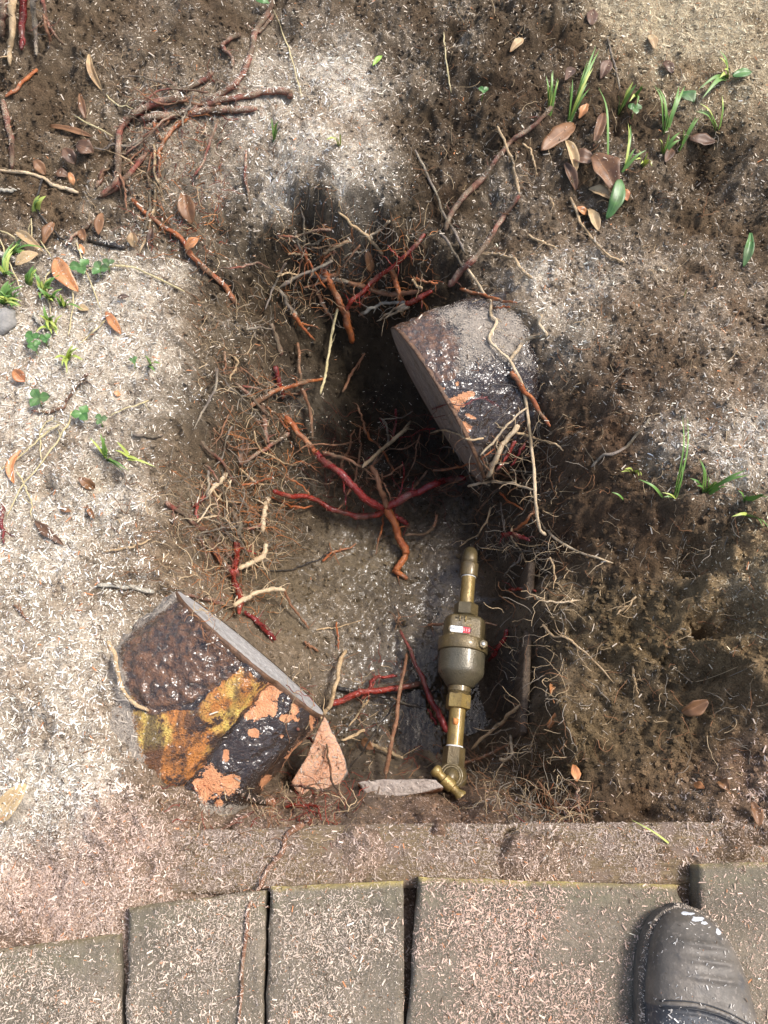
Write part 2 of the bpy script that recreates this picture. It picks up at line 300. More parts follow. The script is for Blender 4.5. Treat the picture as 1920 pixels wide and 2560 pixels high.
# ------------------------------------------------------------------ ground
cov = np.clip(cover[..., 0]+(.55*fbm(XX, YY, 20, 4, 31, .6)+.30*fbm(XX, YY, 6, 2, 33))*(.25+.75*np.clip(cover[..., 0]*4, 0, 1)), 0, 1)*np.clip(1.25-slope*.75, 0, 1)
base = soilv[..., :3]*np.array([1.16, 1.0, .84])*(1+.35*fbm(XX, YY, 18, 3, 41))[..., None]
dustc = cover[..., 1:4]*.76
cm_ = (.82*cov**1.7)[..., None]; gc = base*(1-cm_)+dustc*cm_
idx = np.arange(NXg*NYg).reshape(NYg, NXg)
quads = np.stack([idx[:-1, :-1], idx[:-1, 1:], idx[1:, 1:], idx[1:, :-1]], -1).reshape(-1, 4)
gv = np.stack([XX, YY, ZZ], -1).reshape(-1, 3)
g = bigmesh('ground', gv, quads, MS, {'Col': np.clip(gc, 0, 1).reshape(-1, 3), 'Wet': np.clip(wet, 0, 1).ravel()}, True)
tag(g, 'dug sandy soil with a pit and sawdust cover', 'ground', kind='structure')

# water lying in the lowest part of the pit
def puddle():
    c = unp(1130, 1640, -.358); n = 40; vs = [(c[0], c[1], -.3625)]
    for i in range(n):
        a = 2*math.pi*i/n; r = .13*(1+.25*math.sin(3*a+1)+.15*math.sin(5*a)); vs.append((c[0]+r*math.cos(a)*.95, c[1]+r*math.sin(a)*1.15, -.3625))
    b = NB('muddy_water'); b.set('Base Color', (.55, .5, .4)); b.set('Roughness', .03); b.set('Transmission Weight', 1.0); b.set('IOR', 1.33); b.bump(b.noise(45, 3), .006, .6)
    o = mk('water', vs, [(0, 1+i, 1+(i+1) % n) for i in range(n)], b.m); tag(o, 'shallow muddy water around the brass meter', 'water', kind='structure')
puddle()

# ------------------------------------------------------------------ paving
def m_paver():
    b = NB('old_concrete_paver'); n1 = b.noise(28, 5); n2 = b.noise(260, 4, .65); n3 = b.noise(9, 4); n4 = b.noise(800, 2)
    c = b.mix(b.ramp(n1, .3, .7), (.145, .118, .083), (.225, .185, .135)); c = b.mix(b.ramp(n3, .42, .62, 0, .75), c, (.12, .10, .072))
    c = b.mix(b.ramp(n2, .5, .68, 0, .6), c, (.08, .075, .06)); c = b.mix(b.ramp(n4, .58, .7, 0, .7), c, (.42, .37, .31))
    c = b.mix(b.math('MULTIPLY', b.attr('Edge', 'Fac'), b.ramp(n1, .25, .5)), c, (.46, .36, .13))
    c = b.mix(b.math('MULTIPLY', b.attr('Moss', 'Fac'), b.ramp(n1, .3, .6)), c, (.17, .15, .10))
    b.set('Base Color', c); b.set('Roughness', .88); b.set('Specular IOR Level', .2); b.bump(b.math('ADD', n1, n2), .004, .8); return b.m
MP = m_paver()
pave = bpy.data.objects.new('pavement', None); COL.objects.link(pave); pave['_w'] = [0, 0, 0]; tag(pave, 'old concrete pavers edging the pit', 'pavement', kind='structure')
def paver(q, z, thick=.07, front=1.0, seed=0, n=46, label=None, chip=None):
    P = [unp(x, y, z) for x, y in q]                       # front-left, front-right, back-right, back-left
    us = np.linspace(0, 1, n); U, Vv = np.meshgrid(us, us)
    # denser at the borders so the arris rounds off
    U = .5-.5*np.cos(U*math.pi); Vv = .5-.5*np.cos(Vv*math.pi)
    A = np.array(P); top = (A[0]*(1-U[..., None])+A[1]*U[..., None])*(1-Vv[..., None])+(A[3]*(1-U[..., None])+A[2]*U[..., None])*Vv[..., None]
    wid = np.linalg.norm(A[1]-A[0]); dep = np.linalg.norm(A[3]-A[0])
    e = np.minimum(np.minimum(U, 1-U)*wid, np.minimum(Vv, 1-Vv)*dep)
    zz = .0025*fbm(top[..., 0], top[..., 1], 30, 4, seed)+.0012*fbm(top[..., 0], top[..., 1], 200, 2, seed+2)
    zz -= .006*np.clip(1-e/.006, 0, 1)**2*(1+.8*fbm(top[..., 0], top[..., 1], 60, 2, seed+5))
    top[..., 2] += zz
    edgew = np.stack([.0018*fbm(top[..., 0]+seed, top[..., 1], 45, 3, seed+7), .0018*fbm(top[..., 0], top[..., 1]+seed, 45, 3, seed+9)], -1)*np.clip(1-e/.01, 0, 1)[..., None]
    top[..., :2] += edgew
    if chip is not None:
        d = np.hypot(top[..., 0]-chip[0], top[..., 1]-chip[1]); top[..., 2] -= .03*np.clip(1-d/.022, 0, 1)
    v = top.reshape(-1, 3).tolist(); N = lambda j, i: j*n+i
    f = [(N(j, i), N(j+1, i), N(j+1, i+1), N(j, i+1)) for j in range(n-1) for i in range(n-1)]
    loop = [N(0, i) for i in range(n)]+[N(j, n-1) for j in range(1, n)]+[N(n-1, i) for i in range(n-2, -1, -1)]+[N(j, 0) for j in range(n-2, 0, -1)]
    b0 = len(v)
    for k in loop: p = v[k]; v.append((p[0], p[1], z-thick))
    L = len(loop); f += [(loop[i], loop[(i+1) % L], b0+(i+1) % L, b0+i) for i in range(L)]
    f.append(tuple(b0+i for i in range(L)))
    fd = Vv*dep
    ed = np.clip(1-fd/.0065, 0, 1)*front*(.5+.5*(fbm(top[..., 0], top[..., 1], 35, 2, seed+3) > -.25))
    ms = np.clip(1-np.abs(fd-.016)/.016, 0, 1)
    ex_ = np.zeros(L)
    o = mk('paver', v, f, MP, pave, True, attrs={'Edge': np.concatenate([ed.ravel(), ex_]), 'Moss': np.concatenate([ms.ravel(), ex_])})
    if label: o['label'] = label
    return o
paver([(-150, 2392), (296, 2336), (304, 2640), (-150, 2640)], -.010, front=.25, seed=1)
paver([(320, 2268), (662, 2226), (657, 2640), (312, 2640)], 0.0, front=.3, seed=2)
paver([(673, 2217), (1010, 2203), (1009, 2640), (661, 2640)], 0.0, seed=3)
paver([(1046, 2195), (1720, 2213), (1738, 2640), (1011, 2640)], .002, seed=4, chip=unp(1720, 2230, 0)[:2])
paver([(1750, 2160), (2320, 2150), (2320, 2640), (1746, 2640)], .003, front=.5, seed=5)
for k, (a, b_) in enumerate([(-700, -170), (-150, 300), (316, 1005), (1022, 1738), (1750, 2320), (2340, 2900)]):
    paver([(a, 2655), (b_, 2655), (b_, 3150), (a, 3150)], -.004, front=.2, seed=20+k, n=24)
paver([(-700, 2420), (-170, 2400), (-170, 2640), (-700, 2640)], -.012, front=.2, seed=31, n=24)
paver([(2340, 2150), (2900, 2140), (2900, 2640), (2340, 2640)], .0, front=.4, seed=32, n=24)
pave['kind'] = 'structure'

# ------------------------------------------------------------------ timber pieces
def m_wood(name, c1, c2, ang, rough=.8, stretch=(6, 90, 90), cb=None):
    b = NB(name); n1 = b.noise(3.2, 6, .6, (stretch, (0, 0, ang))); n2 = b.noise(40, 4); n3 = b.noise(11, 5, .6, (stretch, (0, 0, ang)))
    c = b.mix(b.ramp(n1, .32, .68), c1, c2); c = b.mix(b.ramp(n3, .45, .7, 0, .6), c, tuple(x*.45 for x in c1))
    if cb: c = b.mix(b.ramp(n2, .45, .62, 0, .8), c, cb)
    b.set('Base Color', c); b.set('Roughness', rough); b.set('Specular IOR Level', .25); b.bump(b.math('ADD', n1, b.math('MULTIPLY', n3, .6)), .006, .7); return b.m
def board(name, line, hw, ztop, zbot, mat, label, cat, nl=160, nw=14, rag=.002, seed=0, notches=()):
    """a plank whose top follows a list of world xy points"""
    L = np.array(line, float); d = np.concatenate([[0], np.cumsum(np.linalg.norm(np.diff(L, axis=0), axis=1))]); t = np.linspace(0, d[-1], nl)
    C = np.stack([np.interp(t, d, L[:, k]) for k in range(2)], 1); T = np.gradient(C, axis=0); T /= np.linalg.norm(T, axis=1)[:, None]; Nn = np.stack([-T[:, 1], T[:, 0]], 1)
    v, f = [], []
    s = np.linspace(-1, 1, nw)
    for i in range(nl):
        for k in range(nw):
            off = hw*s[k]*(1+.0)
            x, y = C[i]+Nn[i]*(off+rag*fbm(t[i]*1.0, s[k]*.02+seed, 40, 2, seed)*abs(s[k])**3)
            e = np.clip((abs(s[k])*hw-hw+.005)/.005, 0, 1)
            z = ztop-.003*e*e+.0022*float(fbm(x*.25, y*1.6, 60, 3, seed+4))
            for (nx, ny, nr, nd) in notches:
                q = math.hypot(x-nx, y-ny)/nr; z -= nd*max(0, 1-q*q)
            v.append((x, y, z))
    f += [(i*nw+k, i*nw+k+nw, i*nw+k+nw+1, i*nw+k+1) for i in range(nl-1) for k in range(nw-1)]
    loop = [i*nw for i in range(nl)]+[(nl-1)*nw+k for k in range(1, nw)]+[i*nw+nw-1 for i in range(nl-2, -1, -1)]+[k for k in range(nw-2, 0, -1)]
    b0 = len(v); LL = len(loop)
    for k in loop: v.append((v[k][0], v[k][1], zbot))
    f += [(loop[i], b0+i, b0+(i+1) % LL, loop[(i+1) % LL]) for i in range(LL)]; f.append(tuple(b0+i for i in range(LL))[::-1])
    return tag(mk(name, v, f, mat), label, cat)
MW1 = m_wood('weathered_timber', (.15, .105, .062), (.27, .20, .115), 0.0, cb=(.22, .16, .125))
e0 = unp(150, 2165, -.03); e1 = unp(2250, 2128, -.03)
kn = unp(960+550/1.728, 1750+590/1.728, -.03); kn2 = unp(1735-12, 2168, -.03)
board('timber_edging', [e0[:2], unp(900, 2140, -.03)[:2], e1[:2]], .034, -.028, -.13, MW1, 'weathered timber edging board running along the front of the pavers', 'timber', nl=240, nw=18, seed=3, notches=((kn[0], kn[1], .009, .02), (kn2[0], kn2[1], .012, .015)))
MW2 = m_wood('dark_wet_board', (.06, .042, .028), (.12, .085, .055), 0.0, .55, (30, 30, 3))
b0_ = unp(1350, 1360, -.115); b1_ = unp(1331, 1810, -.115)
board('buried_board', [b0_[:2], b1_[:2]], .006, -.185, -.40, MW2, 'dark wet timber board on edge lining the pit beside the water meter', 'board', nl=90, nw=7, seed=9, rag=.001)

# ------------------------------------------------------------------ the two sawn ends of the big root
def m_bark(name):
    b = NB(name); a = b.attr('Mask'); sp = b.n('SeparateColor'); b.l(a, sp.inputs[0]); peel, och, top = sp.outputs[0], sp.outputs[1], sp.outputs[2]; dust = b.attr('Dust', 'Fac')
    n1 = b.noise(90, 5, .6); n2 = b.noise(420, 4, .6); n3 = b.noise(30, 4); vo = b.n('TexVoronoi'); vo.inputs['Scale'].default_value = 330; b.l(b.pos, vo.inputs['Vector'])
    c = b.mix(b.ramp(n2, .45, .7), (.013, .0075, .0045), (.055, .024, .010))
    c = b.mix(b.math('MULTIPLY', b.ramp(vo.outputs[0], .12, .02), b.ramp(n3, .48, .56)), c, (.42, .20, .07))
    ns = b.noise(26, 5, .65, ((1, .22, .7), (0, 0, .72))); nq = b.noise(34, 6, .72); n18 = b.noise(15, 4); oc = b.mix(b.ramp(nq, .40, .49), (.026, .011, .006), (.46, .17, .03)); oc = b.mix(b.math('MULTIPLY', b.ramp(n18, .44, .54), b.ramp(nq, .42, .50)), oc, (.66, .46, .10)); oc = b.mix(b.math('MULTIPLY', b.ramp(ns, .52, .60), .8), oc, (.03, .013, .007)); oc = b.mix(b.ramp(n2, .52, .68, 0, .9), oc, (.03, .014, .007))
    c = b.mix(b.ramp(b.math('ADD', och, b.math('MULTIPLY', b.math('SUBTRACT', n1, .5), 1.2)), .4, .6), c, oc)
    tp = b.mix(b.ramp(n1, .38, .66), (.040, .021, .011), (.19, .085, .034)); c = b.mix(b.ramp(b.math('ADD', top, b.math('MULTIPLY', b.math('SUBTRACT', n1, .5), 1.0)), .4, .6), c, tp)
    pc = b.mix(b.ramp(n1, .3, .7), (.56, .22, .085), (.70, .34, .16)); pc = b.mix(b.ramp(n2, .5, .75, 0, .5), pc, (.42, .14, .05))
    pm = b.ramp(b.math('ADD', peel, b.math('ADD', b.math('MULTIPLY', b.math('SUBTRACT', n1, .5), .95), b.math('MULTIPLY', b.math('SUBTRACT', n2, .5), .5))), .50, .53); c = b.mix(pm, c, pc)
    dc = b.mix(b.ramp(n2, .3, .7), (.20, .17, .135), (.40, .34, .27)); dm = b.ramp(b.math('ADD', dust, b.math('ADD', b.math('MULTIPLY', b.math('SUBTRACT', n2, .5), 1.1), b.math('MULTIPLY', b.math('SUBTRACT', n3, .5), .9))), .38, .62); c = b.mix(dm, c, dc)
    b.set('Base Color', c)
    r = b.mix(pm, (.16, .16, .16), (.62, .62, .62)); r = b.mix(och, r, (.34, .34, .34)); r = b.mix(top, r, (.16, .16, .16)); r = b.mix(dm, r, (.9, .9, .9)); b.set('Roughness', r); b.set('Specular IOR Level', .7); b.set('Coat Weight', b.math('MULTIPLY', b.ramp(dm, 0, .5, .9, 0), b.ramp(b.math('MAXIMUM', pm, och), 0, 1, 1, .35))); b.set('Coat Roughness', .17); b.set('Coat IOR', 1.5)
    b.bump(b.math('ADD', b.math('MULTIPLY', n1, b.ramp(top, 0, 1, 1.0, 2.6)), n2), .005, .9)
    cb = b.n('Bump'); cb.inputs['Distance'].default_value = .006; b.l(b.noise(75, 2.5, .5), cb.inputs['Height']); b.l(cb.outputs[0], b.p.inputs['Coat Normal']); return b.m
def m_cut(name, tan, c1, c2):
    b = NB(name); n1 = b.noise(4, 5, .6, ((8, 8, 110), (0, 0, 0))); n2 = b.noise(160, 4)
    at = b.attr('Grain', 'Fac'); cb = b.n('CombineXYZ'); b.l(at, cb.inputs[0]); n3 = b.noise(260, 4, .65, vec=cb.outputs[0]); n4 = b.noise(38, 4, .6, vec=cb.outputs[0])
    c = b.mix(b.ramp(n3, .38, .62), tuple(x*.7 for x in c1), c2); c = b.mix(b.ramp(n4, .42, .6, 0, .75), c, tuple(x*.7 for x in tan)); c = b.mix(b.ramp(n1, .5, .7, 0, .5), c, tuple(x*.5 for x in tan)); c = b.mix(b.ramp(n2, .55, .75, 0, .5), c, tuple(x*.5 for x in c1))
    b.set('Base Color', c); b.set('Roughness', .75); b.bump(n3, .004, .7); return b.m
def cut_root(name, P1, P2, thick, openness, axis, length, label, mat, cmat, ring, mask_fn, grow=1.0, nA=260, nS=150, seed=0, lobes=None, droop=0.0):
    P1, P2 = np.array(P1), np.array(P2); c = (P1+P2)/2; p = (P2-P1)/2; ph = p/np.linalg.norm(p)
    v = CAM-c; v /= np.linalg.norm(v); side = np.cross(v, ph); side /= np.linalg.norm(side); a = np.array(axis, float); a /= np.linalg.norm(a)
    if side@a > 0: side = -side
    vp = v-ph*(v@ph); vp /= np.linalg.norm(vp)
    n = side*math.sqrt(1-openness**2)+vp*openness
    q = np.cross(n, ph); q = q if q[2] > 0 else -q; q *= thick
    th = np.linspace(0, 2*math.pi, nA, endpoint=False)
    rr = np.ones(nA) if lobes is None else lobes(th)
    rim = (p[None]*np.cos(th)[:, None]+q[None]*np.sin(th)[:, None])*rr[:, None]
    ss = np.linspace(0, 1, nS)**1.15*length
    rings = []
    for k, s in enumerate(ss):
        g = 1+(grow-1)*s/length
        ctr = c+a*s+np.array([0, 0, -droop*(s/length)**2])
        rr2 = rim*g
        u = th*1.7
        dn = .0075*fbm(np.cos(th)*.3+s*.5+seed, np.sin(th)*.3+seed, 9, 3, seed)+.0030*fbm(np.cos(th)*.12+seed, np.sin(th)*.12+s*1.0, 60, 3, seed+2)
        fade = min(1, s/.01)
        on = rr2/np.linalg.norm(rr2, axis=1)[:, None]
        rings.append(ctr+rr2+on*(dn*(.35+.65*fade))[:, None])
    Vx = np.concatenate(rings); px = proj(Vx); col, dust, dz = mask_fn(px, Vx, np.repeat(ss, nA), np.tile(th, nS))
    ctrs = np.repeat(np.array([c+a*s+np.array([0, 0, -droop*(s/length)**2]) for s in ss]), nA, 0); on = Vx-ctrs; on /= np.linalg.norm(on, axis=1)[:, None]
    Vx = Vx+on*dz[:, None]
    f = [(k*nA+i, k*nA+(i+1) % nA, (k+1)*nA+(i+1) % nA, (k+1)*nA+i) for k in range(nS-1) for i in range(nA)]
    org = Vx.mean(0); org[2] = Vx[:, 2].min()
    root = empty(name, org, label, 'root')
    # orientation: outward normals
    mk('bark', Vx, f, mat, root, True, attrs={'Mask': col, 'Dust': dust})
    # sawn face: concentric fan, a shade proud and slightly ragged rim
    m = 26; cv, cf, gr = [], [], []
    for j in range(m):
        t = (j+1)/m; R0 = rings[0]
        ctr0 = c
        for i in range(nA):
            P = ctr0+(R0[i]-ctr0)*t*1.004+n*(.0015+(1-t**6)*(.0012*float(_T[(i*3) % 256, (j*7) % 256])+.0008*math.sin(55*t*math.cos(th[i])+20*t)))
            cv.append(P); gr.append((P-c)@(ph*.95+q/thick*.2))
    cv.append(c+n*.0015); gr.append(0); ci = len(cv)-1
    for j in range(m-1):
        for i in range(nA): cf.append((j*nA+i, j*nA+(i+1) % nA, (j+1)*nA+(i+1) % nA, (j+1)*nA+i))
    for i in range(nA): cf.append((ci, (i+1) % nA, i))
    qz = [(x-c)@(q/thick) for x in cv]
    mk('sawn_face', cv, cf, cmat, root, True, attrs={'Grain': np.array(qz)})
    # a rim of bark seen around the cut
    k0 = 0; rv, rf = [], []
    R0 = rings[0]; Rn = rings[1]
    for i in range(nA):
        o_ = R0[i]-c; ol = o_/np.linalg.norm(o_); jag = .0006*float(vnoise(i*.35, 3.0))
        rv += [R0[i]*1.0-ol*.0005+n*(.0022+jag), R0[i]+ol*.0016+n*(.0012+jag), Rn[i]+ol*.0016, Rn[i]-ol*.001-n*.004]
    for i in range(nA):
        j = (i+1) % nA
        for k in range(3): rf.append((i*4+k, j*4+k, j*4+k+1, i*4+k+1))
    mk('bark_rim', rv, rf, ring, root, True)
    return root, c, n, q, a
def blobs(px, L, view, soft=18):
    out = np.zeros(len(px))
    for (x, y, rx, ry, ang) in L:
        cx, cy = V(view, x, y); s = VIEWS[view][2]; ca, sa = math.cos(ang), math.sin(ang)
        dx, dy = px[:, 0]-cx, px[:, 1]-cy; u = (dx*ca+dy*sa)/(rx/s); w = (-dx*sa+dy*ca)/(ry/s)
        out = np.maximum(out, 1-np.sqrt(u*u+w*w)*.5)
    return out
def jag(V_, f, s): return fbm(V_[:, 0]+V_[:, 2]*.7, V_[:, 1]-V_[:, 2]*.6, f, 4, s, .6)
MRIM = m_simple('bark_rim_wood', (.05, .025, .012), (.15, .075, .035), .6, scale=120, bump=.002)
def poly_sd(px, poly):
    """rough signed distance in pixels (positive inside) to a polygon"""
    P = np.array(poly, float); x, y = px[:, 0], px[:, 1]; ins = np.zeros(len(x), bool); dm = np.full(len(x), 1e9)
    for i in range(len(P)):
        a, b = P[i], P[(i+1) % len(P)]
        cond = ((a[1] > y) != (b[1] > y)) & (x < (b[0]-a[0])*(y-a[1])/((b[1]-a[1])+1e-9)+a[0]); ins ^= cond
        d = b-a; t = np.clip(((x-a[0])*d[0]+(y-a[1])*d[1])/(d@d), 0, 1); dm = np.minimum(dm, np.hypot(x-a[0]-t*d[0], y-a[1]-t*d[1]))
    return np.where(ins, dm, -dm)
def mask_left(px, X, s, th):
    nz = jag(X, 90, 3); nz2 = jag(X, 30, 6)
    peel = blobs(px, [(1120, 690, 45, 150, .62), (1060, 790, 100, 55, -.5), (1230, 850, 60, 35, .1), (1270, 780, 30, 60, .3), (1260, 1110, 55, 110, .55), (840, 1080, 22, 45, .1), (740, 1260, 75, 110, .2), (860, 1250, 55, 60, .6), (1100, 1240, 50, 45, .2), (690, 1240, 45, 30, .2), (800, 1370, 30, 35, 0), (1370, 850, 18, 60, .1), (1190, 960, 16, 14, 0), (1010, 940, 35, 30, .3)], 'L')+nz*.20
    och = np.clip(poly_sd(px, [V('L', *q) for q in [(900, 500), (1080, 640), (560, 1290), (300, 1270), (200, 800), (380, 800), (640, 790)]])/14+.5+nz2*1.0, 0, 1)
    tps = poly_sd(px, [V('L', *q) for q in [(420, -40), (640, 80), (900, 400), (930, 500), (850, 590), (640, 760), (380, 800), (150, 620), (60, 380), (200, 200)]])
    top = np.clip(tps/16+.5+nz*1.0+nz2*1.8, 0, 1)
    dust = np.clip(.9-poly_sd(px, [V('L', *q) for q in [(560, 60), (850, 300), (1500, 800), (1400, 1380), (760, 1420), (560, 1310), (360, 1250), (270, 1000), (235, 760), (150, 430), (250, 290), (420, 170)]])/34, 0, 1.0)*1.0
    edge = np.clip(1-np.abs(tps+2)/9, 0, 1)*(px[:, 0] < 400); och = np.maximum(och, edge)
    dz = -.0022*np.clip((peel-.45)/.08, 0, 1)+.006*top*nz-.004*np.clip(1-np.abs(tps)/14, 0, 1)
    col = np.stack([np.clip(peel, 0, 1)*(1-top), och*(1-top), top], 1)
    return col, dust, dz
def lobes_left(th):
    # two swellings with a groove between them
    return 1+.10*np.cos(2*(th-2.6))-.13*np.exp(-((th-0.95)/.16)**2)+.05*np.exp(-((th-.45)/.3)**2)
MBK = m_bark('wet_root_bark'); MCL = m_cut('sawn_wood_pale', (.36, .33, .29), (.42, .39, .36), (.56, .53, .50)); MCR = m_cut('sawn_wood_brown', (.17, .12, .08), (.22, .165, .12), (.32, .25, .19))
cut_root('sawn_root', unp(*V('L', 585, 100), -.055), unp(*V('L', 1408, 812), -.11), .088, .11, (-.66, -.75, -.05), .33,
         'thick wet root stub with black and peeling orange bark, sawn off beside the pavers', MBK, MCL, MRIM, mask_left, grow=1.12, seed=5, lobes=lobes_left, droop=.05)
def mask_right(px, X, s, th):
    nz = jag(X, 90, 13); nz2 = jag(X, 30, 16)
    peel = blobs(px, [(720, 980, 60, 90, .75), (800, 900, 70, 32, -.3), (790, 1150, 70, 45, .5), (850, 1065, 45, 13, .4), (610, 830, 42, 14, 0), (742, 795, 15, 15, 0)], 'R')+nz*.14+.07
    tps = poly_sd(px, [V('R', *q) for q in [(150, 200), (500, 120), (760, 400), (760, 640), (700, 760), (560, 830), (420, 650), (200, 340)]])
    top = np.clip(tps/12+.5+nz, 0, 1)
    d1 = poly_sd(px, [V('R', *q) for q in [(480, 60), (1400, 60), (1400, 700), (1180, 690), (900, 690), (760, 770), (690, 680), (640, 420), (420, 200)]])
    dust = np.clip(.22+d1/130, 0, .7)
    dz = -.002*np.clip((peel-.45)/.08, 0, 1)+.004*top*nz+.002*dust
    return np.stack([np.clip(peel, 0, 1), np.zeros(len(px)), top], 1), dust, dz
cut_root('sawn_root', unp(*V('R', 205, 335), -.045), unp(*V('R', 940, 1600), -.185), .098, .16, (.86, .42, -.02), .34,
         'thick dark root stub with one orange torn patch, sawn off in the pit wall', MBK, MCR, MRIM, mask_right, grow=1.1, seed=8, droop=.05)

# ------------------------------------------------------------------ loose slabs sawn from the root
def slab(name, view, poly, z0, z1, mat_top, mat_side, label, seed=0, tilt=(0, 0), n=22):
    """a thin slab lying at a slope; outline given as pixels, thickness z1"""
    P = np.array([unp(*V(view, *q), z0) for q in poly]); c = P.mean(0)
    P[:, 2] += (P[:, 0]-c[0])*tilt[0]+(P[:, 1]-c[1])*tilt[1]
    m = 10; ring = []
    for i in range(len(P)):
        for k in range(m): ring.append(P[i]+(P[(i+1) % len(P)]-P[i])*k/m)
    ring = np.array(ring); L = len(ring); v, f = [], []
    for j in range(n):
        t = (j+1)/n
        X = c+(ring-c)*t; X[:, 2] += .0035*fbm(X[:, 0], X[:, 1], 60, 3, seed)+.0015*fbm(X[:, 0], X[:, 1], 220, 2, seed+3)-.003*max(0, (t-.93)/.07)**2; X[:, :2] += (.0015*fbm(X[:, 0], X[:, 1], 120, 2, seed+4)*(t > .9))[:, None]
        v += X.tolist()
    v.append(c.tolist()); ci = len(v)-1
    f = [(j*L+i, (j+1)*L+i, (j+1)*L+(i+1) % L, j*L+(i+1) % L) for j in range(n-1) for i in range(L)]+[(ci, i, (i+1) % L) for i in range(L)]
    o0 = (n-1)*L; sv = [v[o0+i] for i in range(L)]+[(v[o0+i][0]+(v[o0+i][0]-c[0])*.03, v[o0+i][1]+(v[o0+i][1]-c[1])*.03, v[o0+i][2]-z1) for i in range(L)]
    sf = [(i, L+i, L+(i+1) % L, (i+1) % L) for i in range(L)]+[tuple(range(2*L-1, L-1, -1))]
    e = empty(name, (c[0], c[1], min(p[2] for p in sv)), label, 'wood')
    mk('inner_bark', v, f, mat_top, e); mk('slab_edge', sv, sf, mat_side, e); return e
def m_pinkbark():
    b = NB('pink_inner_bark'); n1 = b.noise(30, 5); n2 = b.noise(300, 4, .6); n3 = b.noise(60, 3)
    c = b.mix(b.ramp(n1, .3, .7), (.55, .26, .14), (.66, .40, .26)); c = b.mix(b.ramp(n2, .46, .66, 0, .7), c, (.36, .30, .25)); c = b.mix(b.ramp(n3, .58, .68, 0, .8), c, (.26, .10, .05))
    b.set('Base Color', c); b.set('Roughness', .7); b.bump(n2, .003); return b.m
MPB = m_pinkbark(); MSE = m_simple('sawn_edge', (.36, .30, .25), (.5, .43, .37), .8, scale=160, bump=.002)
slab('root_slab', 'L', [(1450, 850), (1560, 1080), (1575, 1160), (1480, 1330), (1330, 1390), (1240, 1230), (1340, 1080), (1400, 950)], -.205, .05, MPB, MSE, 'flat slab of pink inner bark leaning against the sawn root stub', 2, (-.25, .5))
slab('root_offcut', 'W', [(350, 1235), (480, 1215), (860, 1215), (900, 1270), (600, 1330), (400, 1310)], -.165, .06, m_simple('dusty_wood', (.26, .21, .175), (.38, .32, .27), .9, scale=90, bump=.003), MPB, 'dusty root offcut with an orange end lying under the timber edging', 6, (0, .25))

# ------------------------------------------------------------------ brass water meter with pipes and tap
def m_brass(name, c1, c2, c3, rough=.35, metal=.55):
    b = NB(name); n1 = b.noise(45, 5); n2 = b.noise(14, 4); n3 = b.noise(380, 3)
    c = b.mix(b.ramp(n1, .35, .68), c1, c2); c = b.mix(b.ramp(n2, .45, .65, 0, .7), c, c3); c = b.mix(b.ramp(n3, .6, .75, 0, .7), c, tuple(x*.25 for x in c1))
    md = b.ramp(b.noise(30, 5, .65), .54, .66, 0, .8); c = b.mix(md, c, (.10, .08, .052)); b.set('Base Color', c); b.set('Metallic', b.math('MULTIPLY', b.math('SUBTRACT', 1.0, md), metal)); b.set('Roughness', b.ramp(n1, .3, .7, rough+.12, rough-.06)); b.set('Coat Weight', .3); b.set('Coat Roughness', .14); b.bump(b.math('ADD', n3, n1), .0010, .9); return b.m
MB1 = m_brass('tarnished_brass', (.115, .082, .034), (.185, .135, .06), (.09, .075, .04), .36, .25); MB2 = m_brass('clean_brass_pipe', (.24, .16, .048), (.35, .25, .085), (.13, .09, .034), .36, .35)
MB3 = m_brass('grey_brass_bowl', (.10, .085, .05), (.15, .125, .078), (.085, .08, .058), .3, .2)
ZM = -.262
E1 = unp(*V('M', 430, 220), ZM); E2 = unp(*V('M', 298, 1800), ZM); AX = E1-E2; SPAN = np.linalg.norm(AX); AX /= SPAN
ZL = np.array([0, 0, 1.0]); XL = np.cross(AX, ZL); XL /= np.linalg.norm(XL); ZL = np.cross(XL, AX)
KW = depth((E1+E2)/2)/FPX/3.16; KY = SPAN/1580.0
# the meter's dial leans a little towards the viewer
def mp(x, y, z):
    """meter local (M-view px: x across, y along view, z up) -> world"""
    return E1+AX*((220-y)*KY)+XL*(x*KW)+ZL*(z*KW)
meter = empty('water_meter', mp(0, 1020, -190), 'brass water meter with pipes, coupling nuts and a tap standing in the muddy pit', 'water meter')
def lathe(name, prof, mat, parent, seg=40, hexa=False, flat=None, rot=.0, smooth=True, cx=0, cz=0, bump=0):
    v, f = [], []
    for (y, r) in prof:
        for k in range(seg):
            a = 2*math.pi*k/seg+rot; rr = r
            if hexa: w = (a-rot) % (math.pi/3)-math.pi/6; rr = r*math.cos(math.pi/6)/math.cos(w)
            x, z = rr*math.cos(a), rr*math.sin(a)
            if flat and z > flat*r: z = flat*r+(z-flat*r)*.08
            v.append(mp(x+cx, y, z+cz))
    n = len(prof); f = [(j*seg+k, j*seg+(k+1) % seg, (j+1)*seg+(k+1) % seg, (j+1)*seg+k) for j in range(n-1) for k in range(seg)]
    f.append(tuple(range(seg))[::-1]); f.append(tuple(range((n-1)*seg, n*seg)))
    o = mk(name, v, f, mat, parent, smooth)
    if smooth:
        m = o.modifiers.new('edge', 'EDGE_SPLIT'); m.split_angle = R(38)
    return o
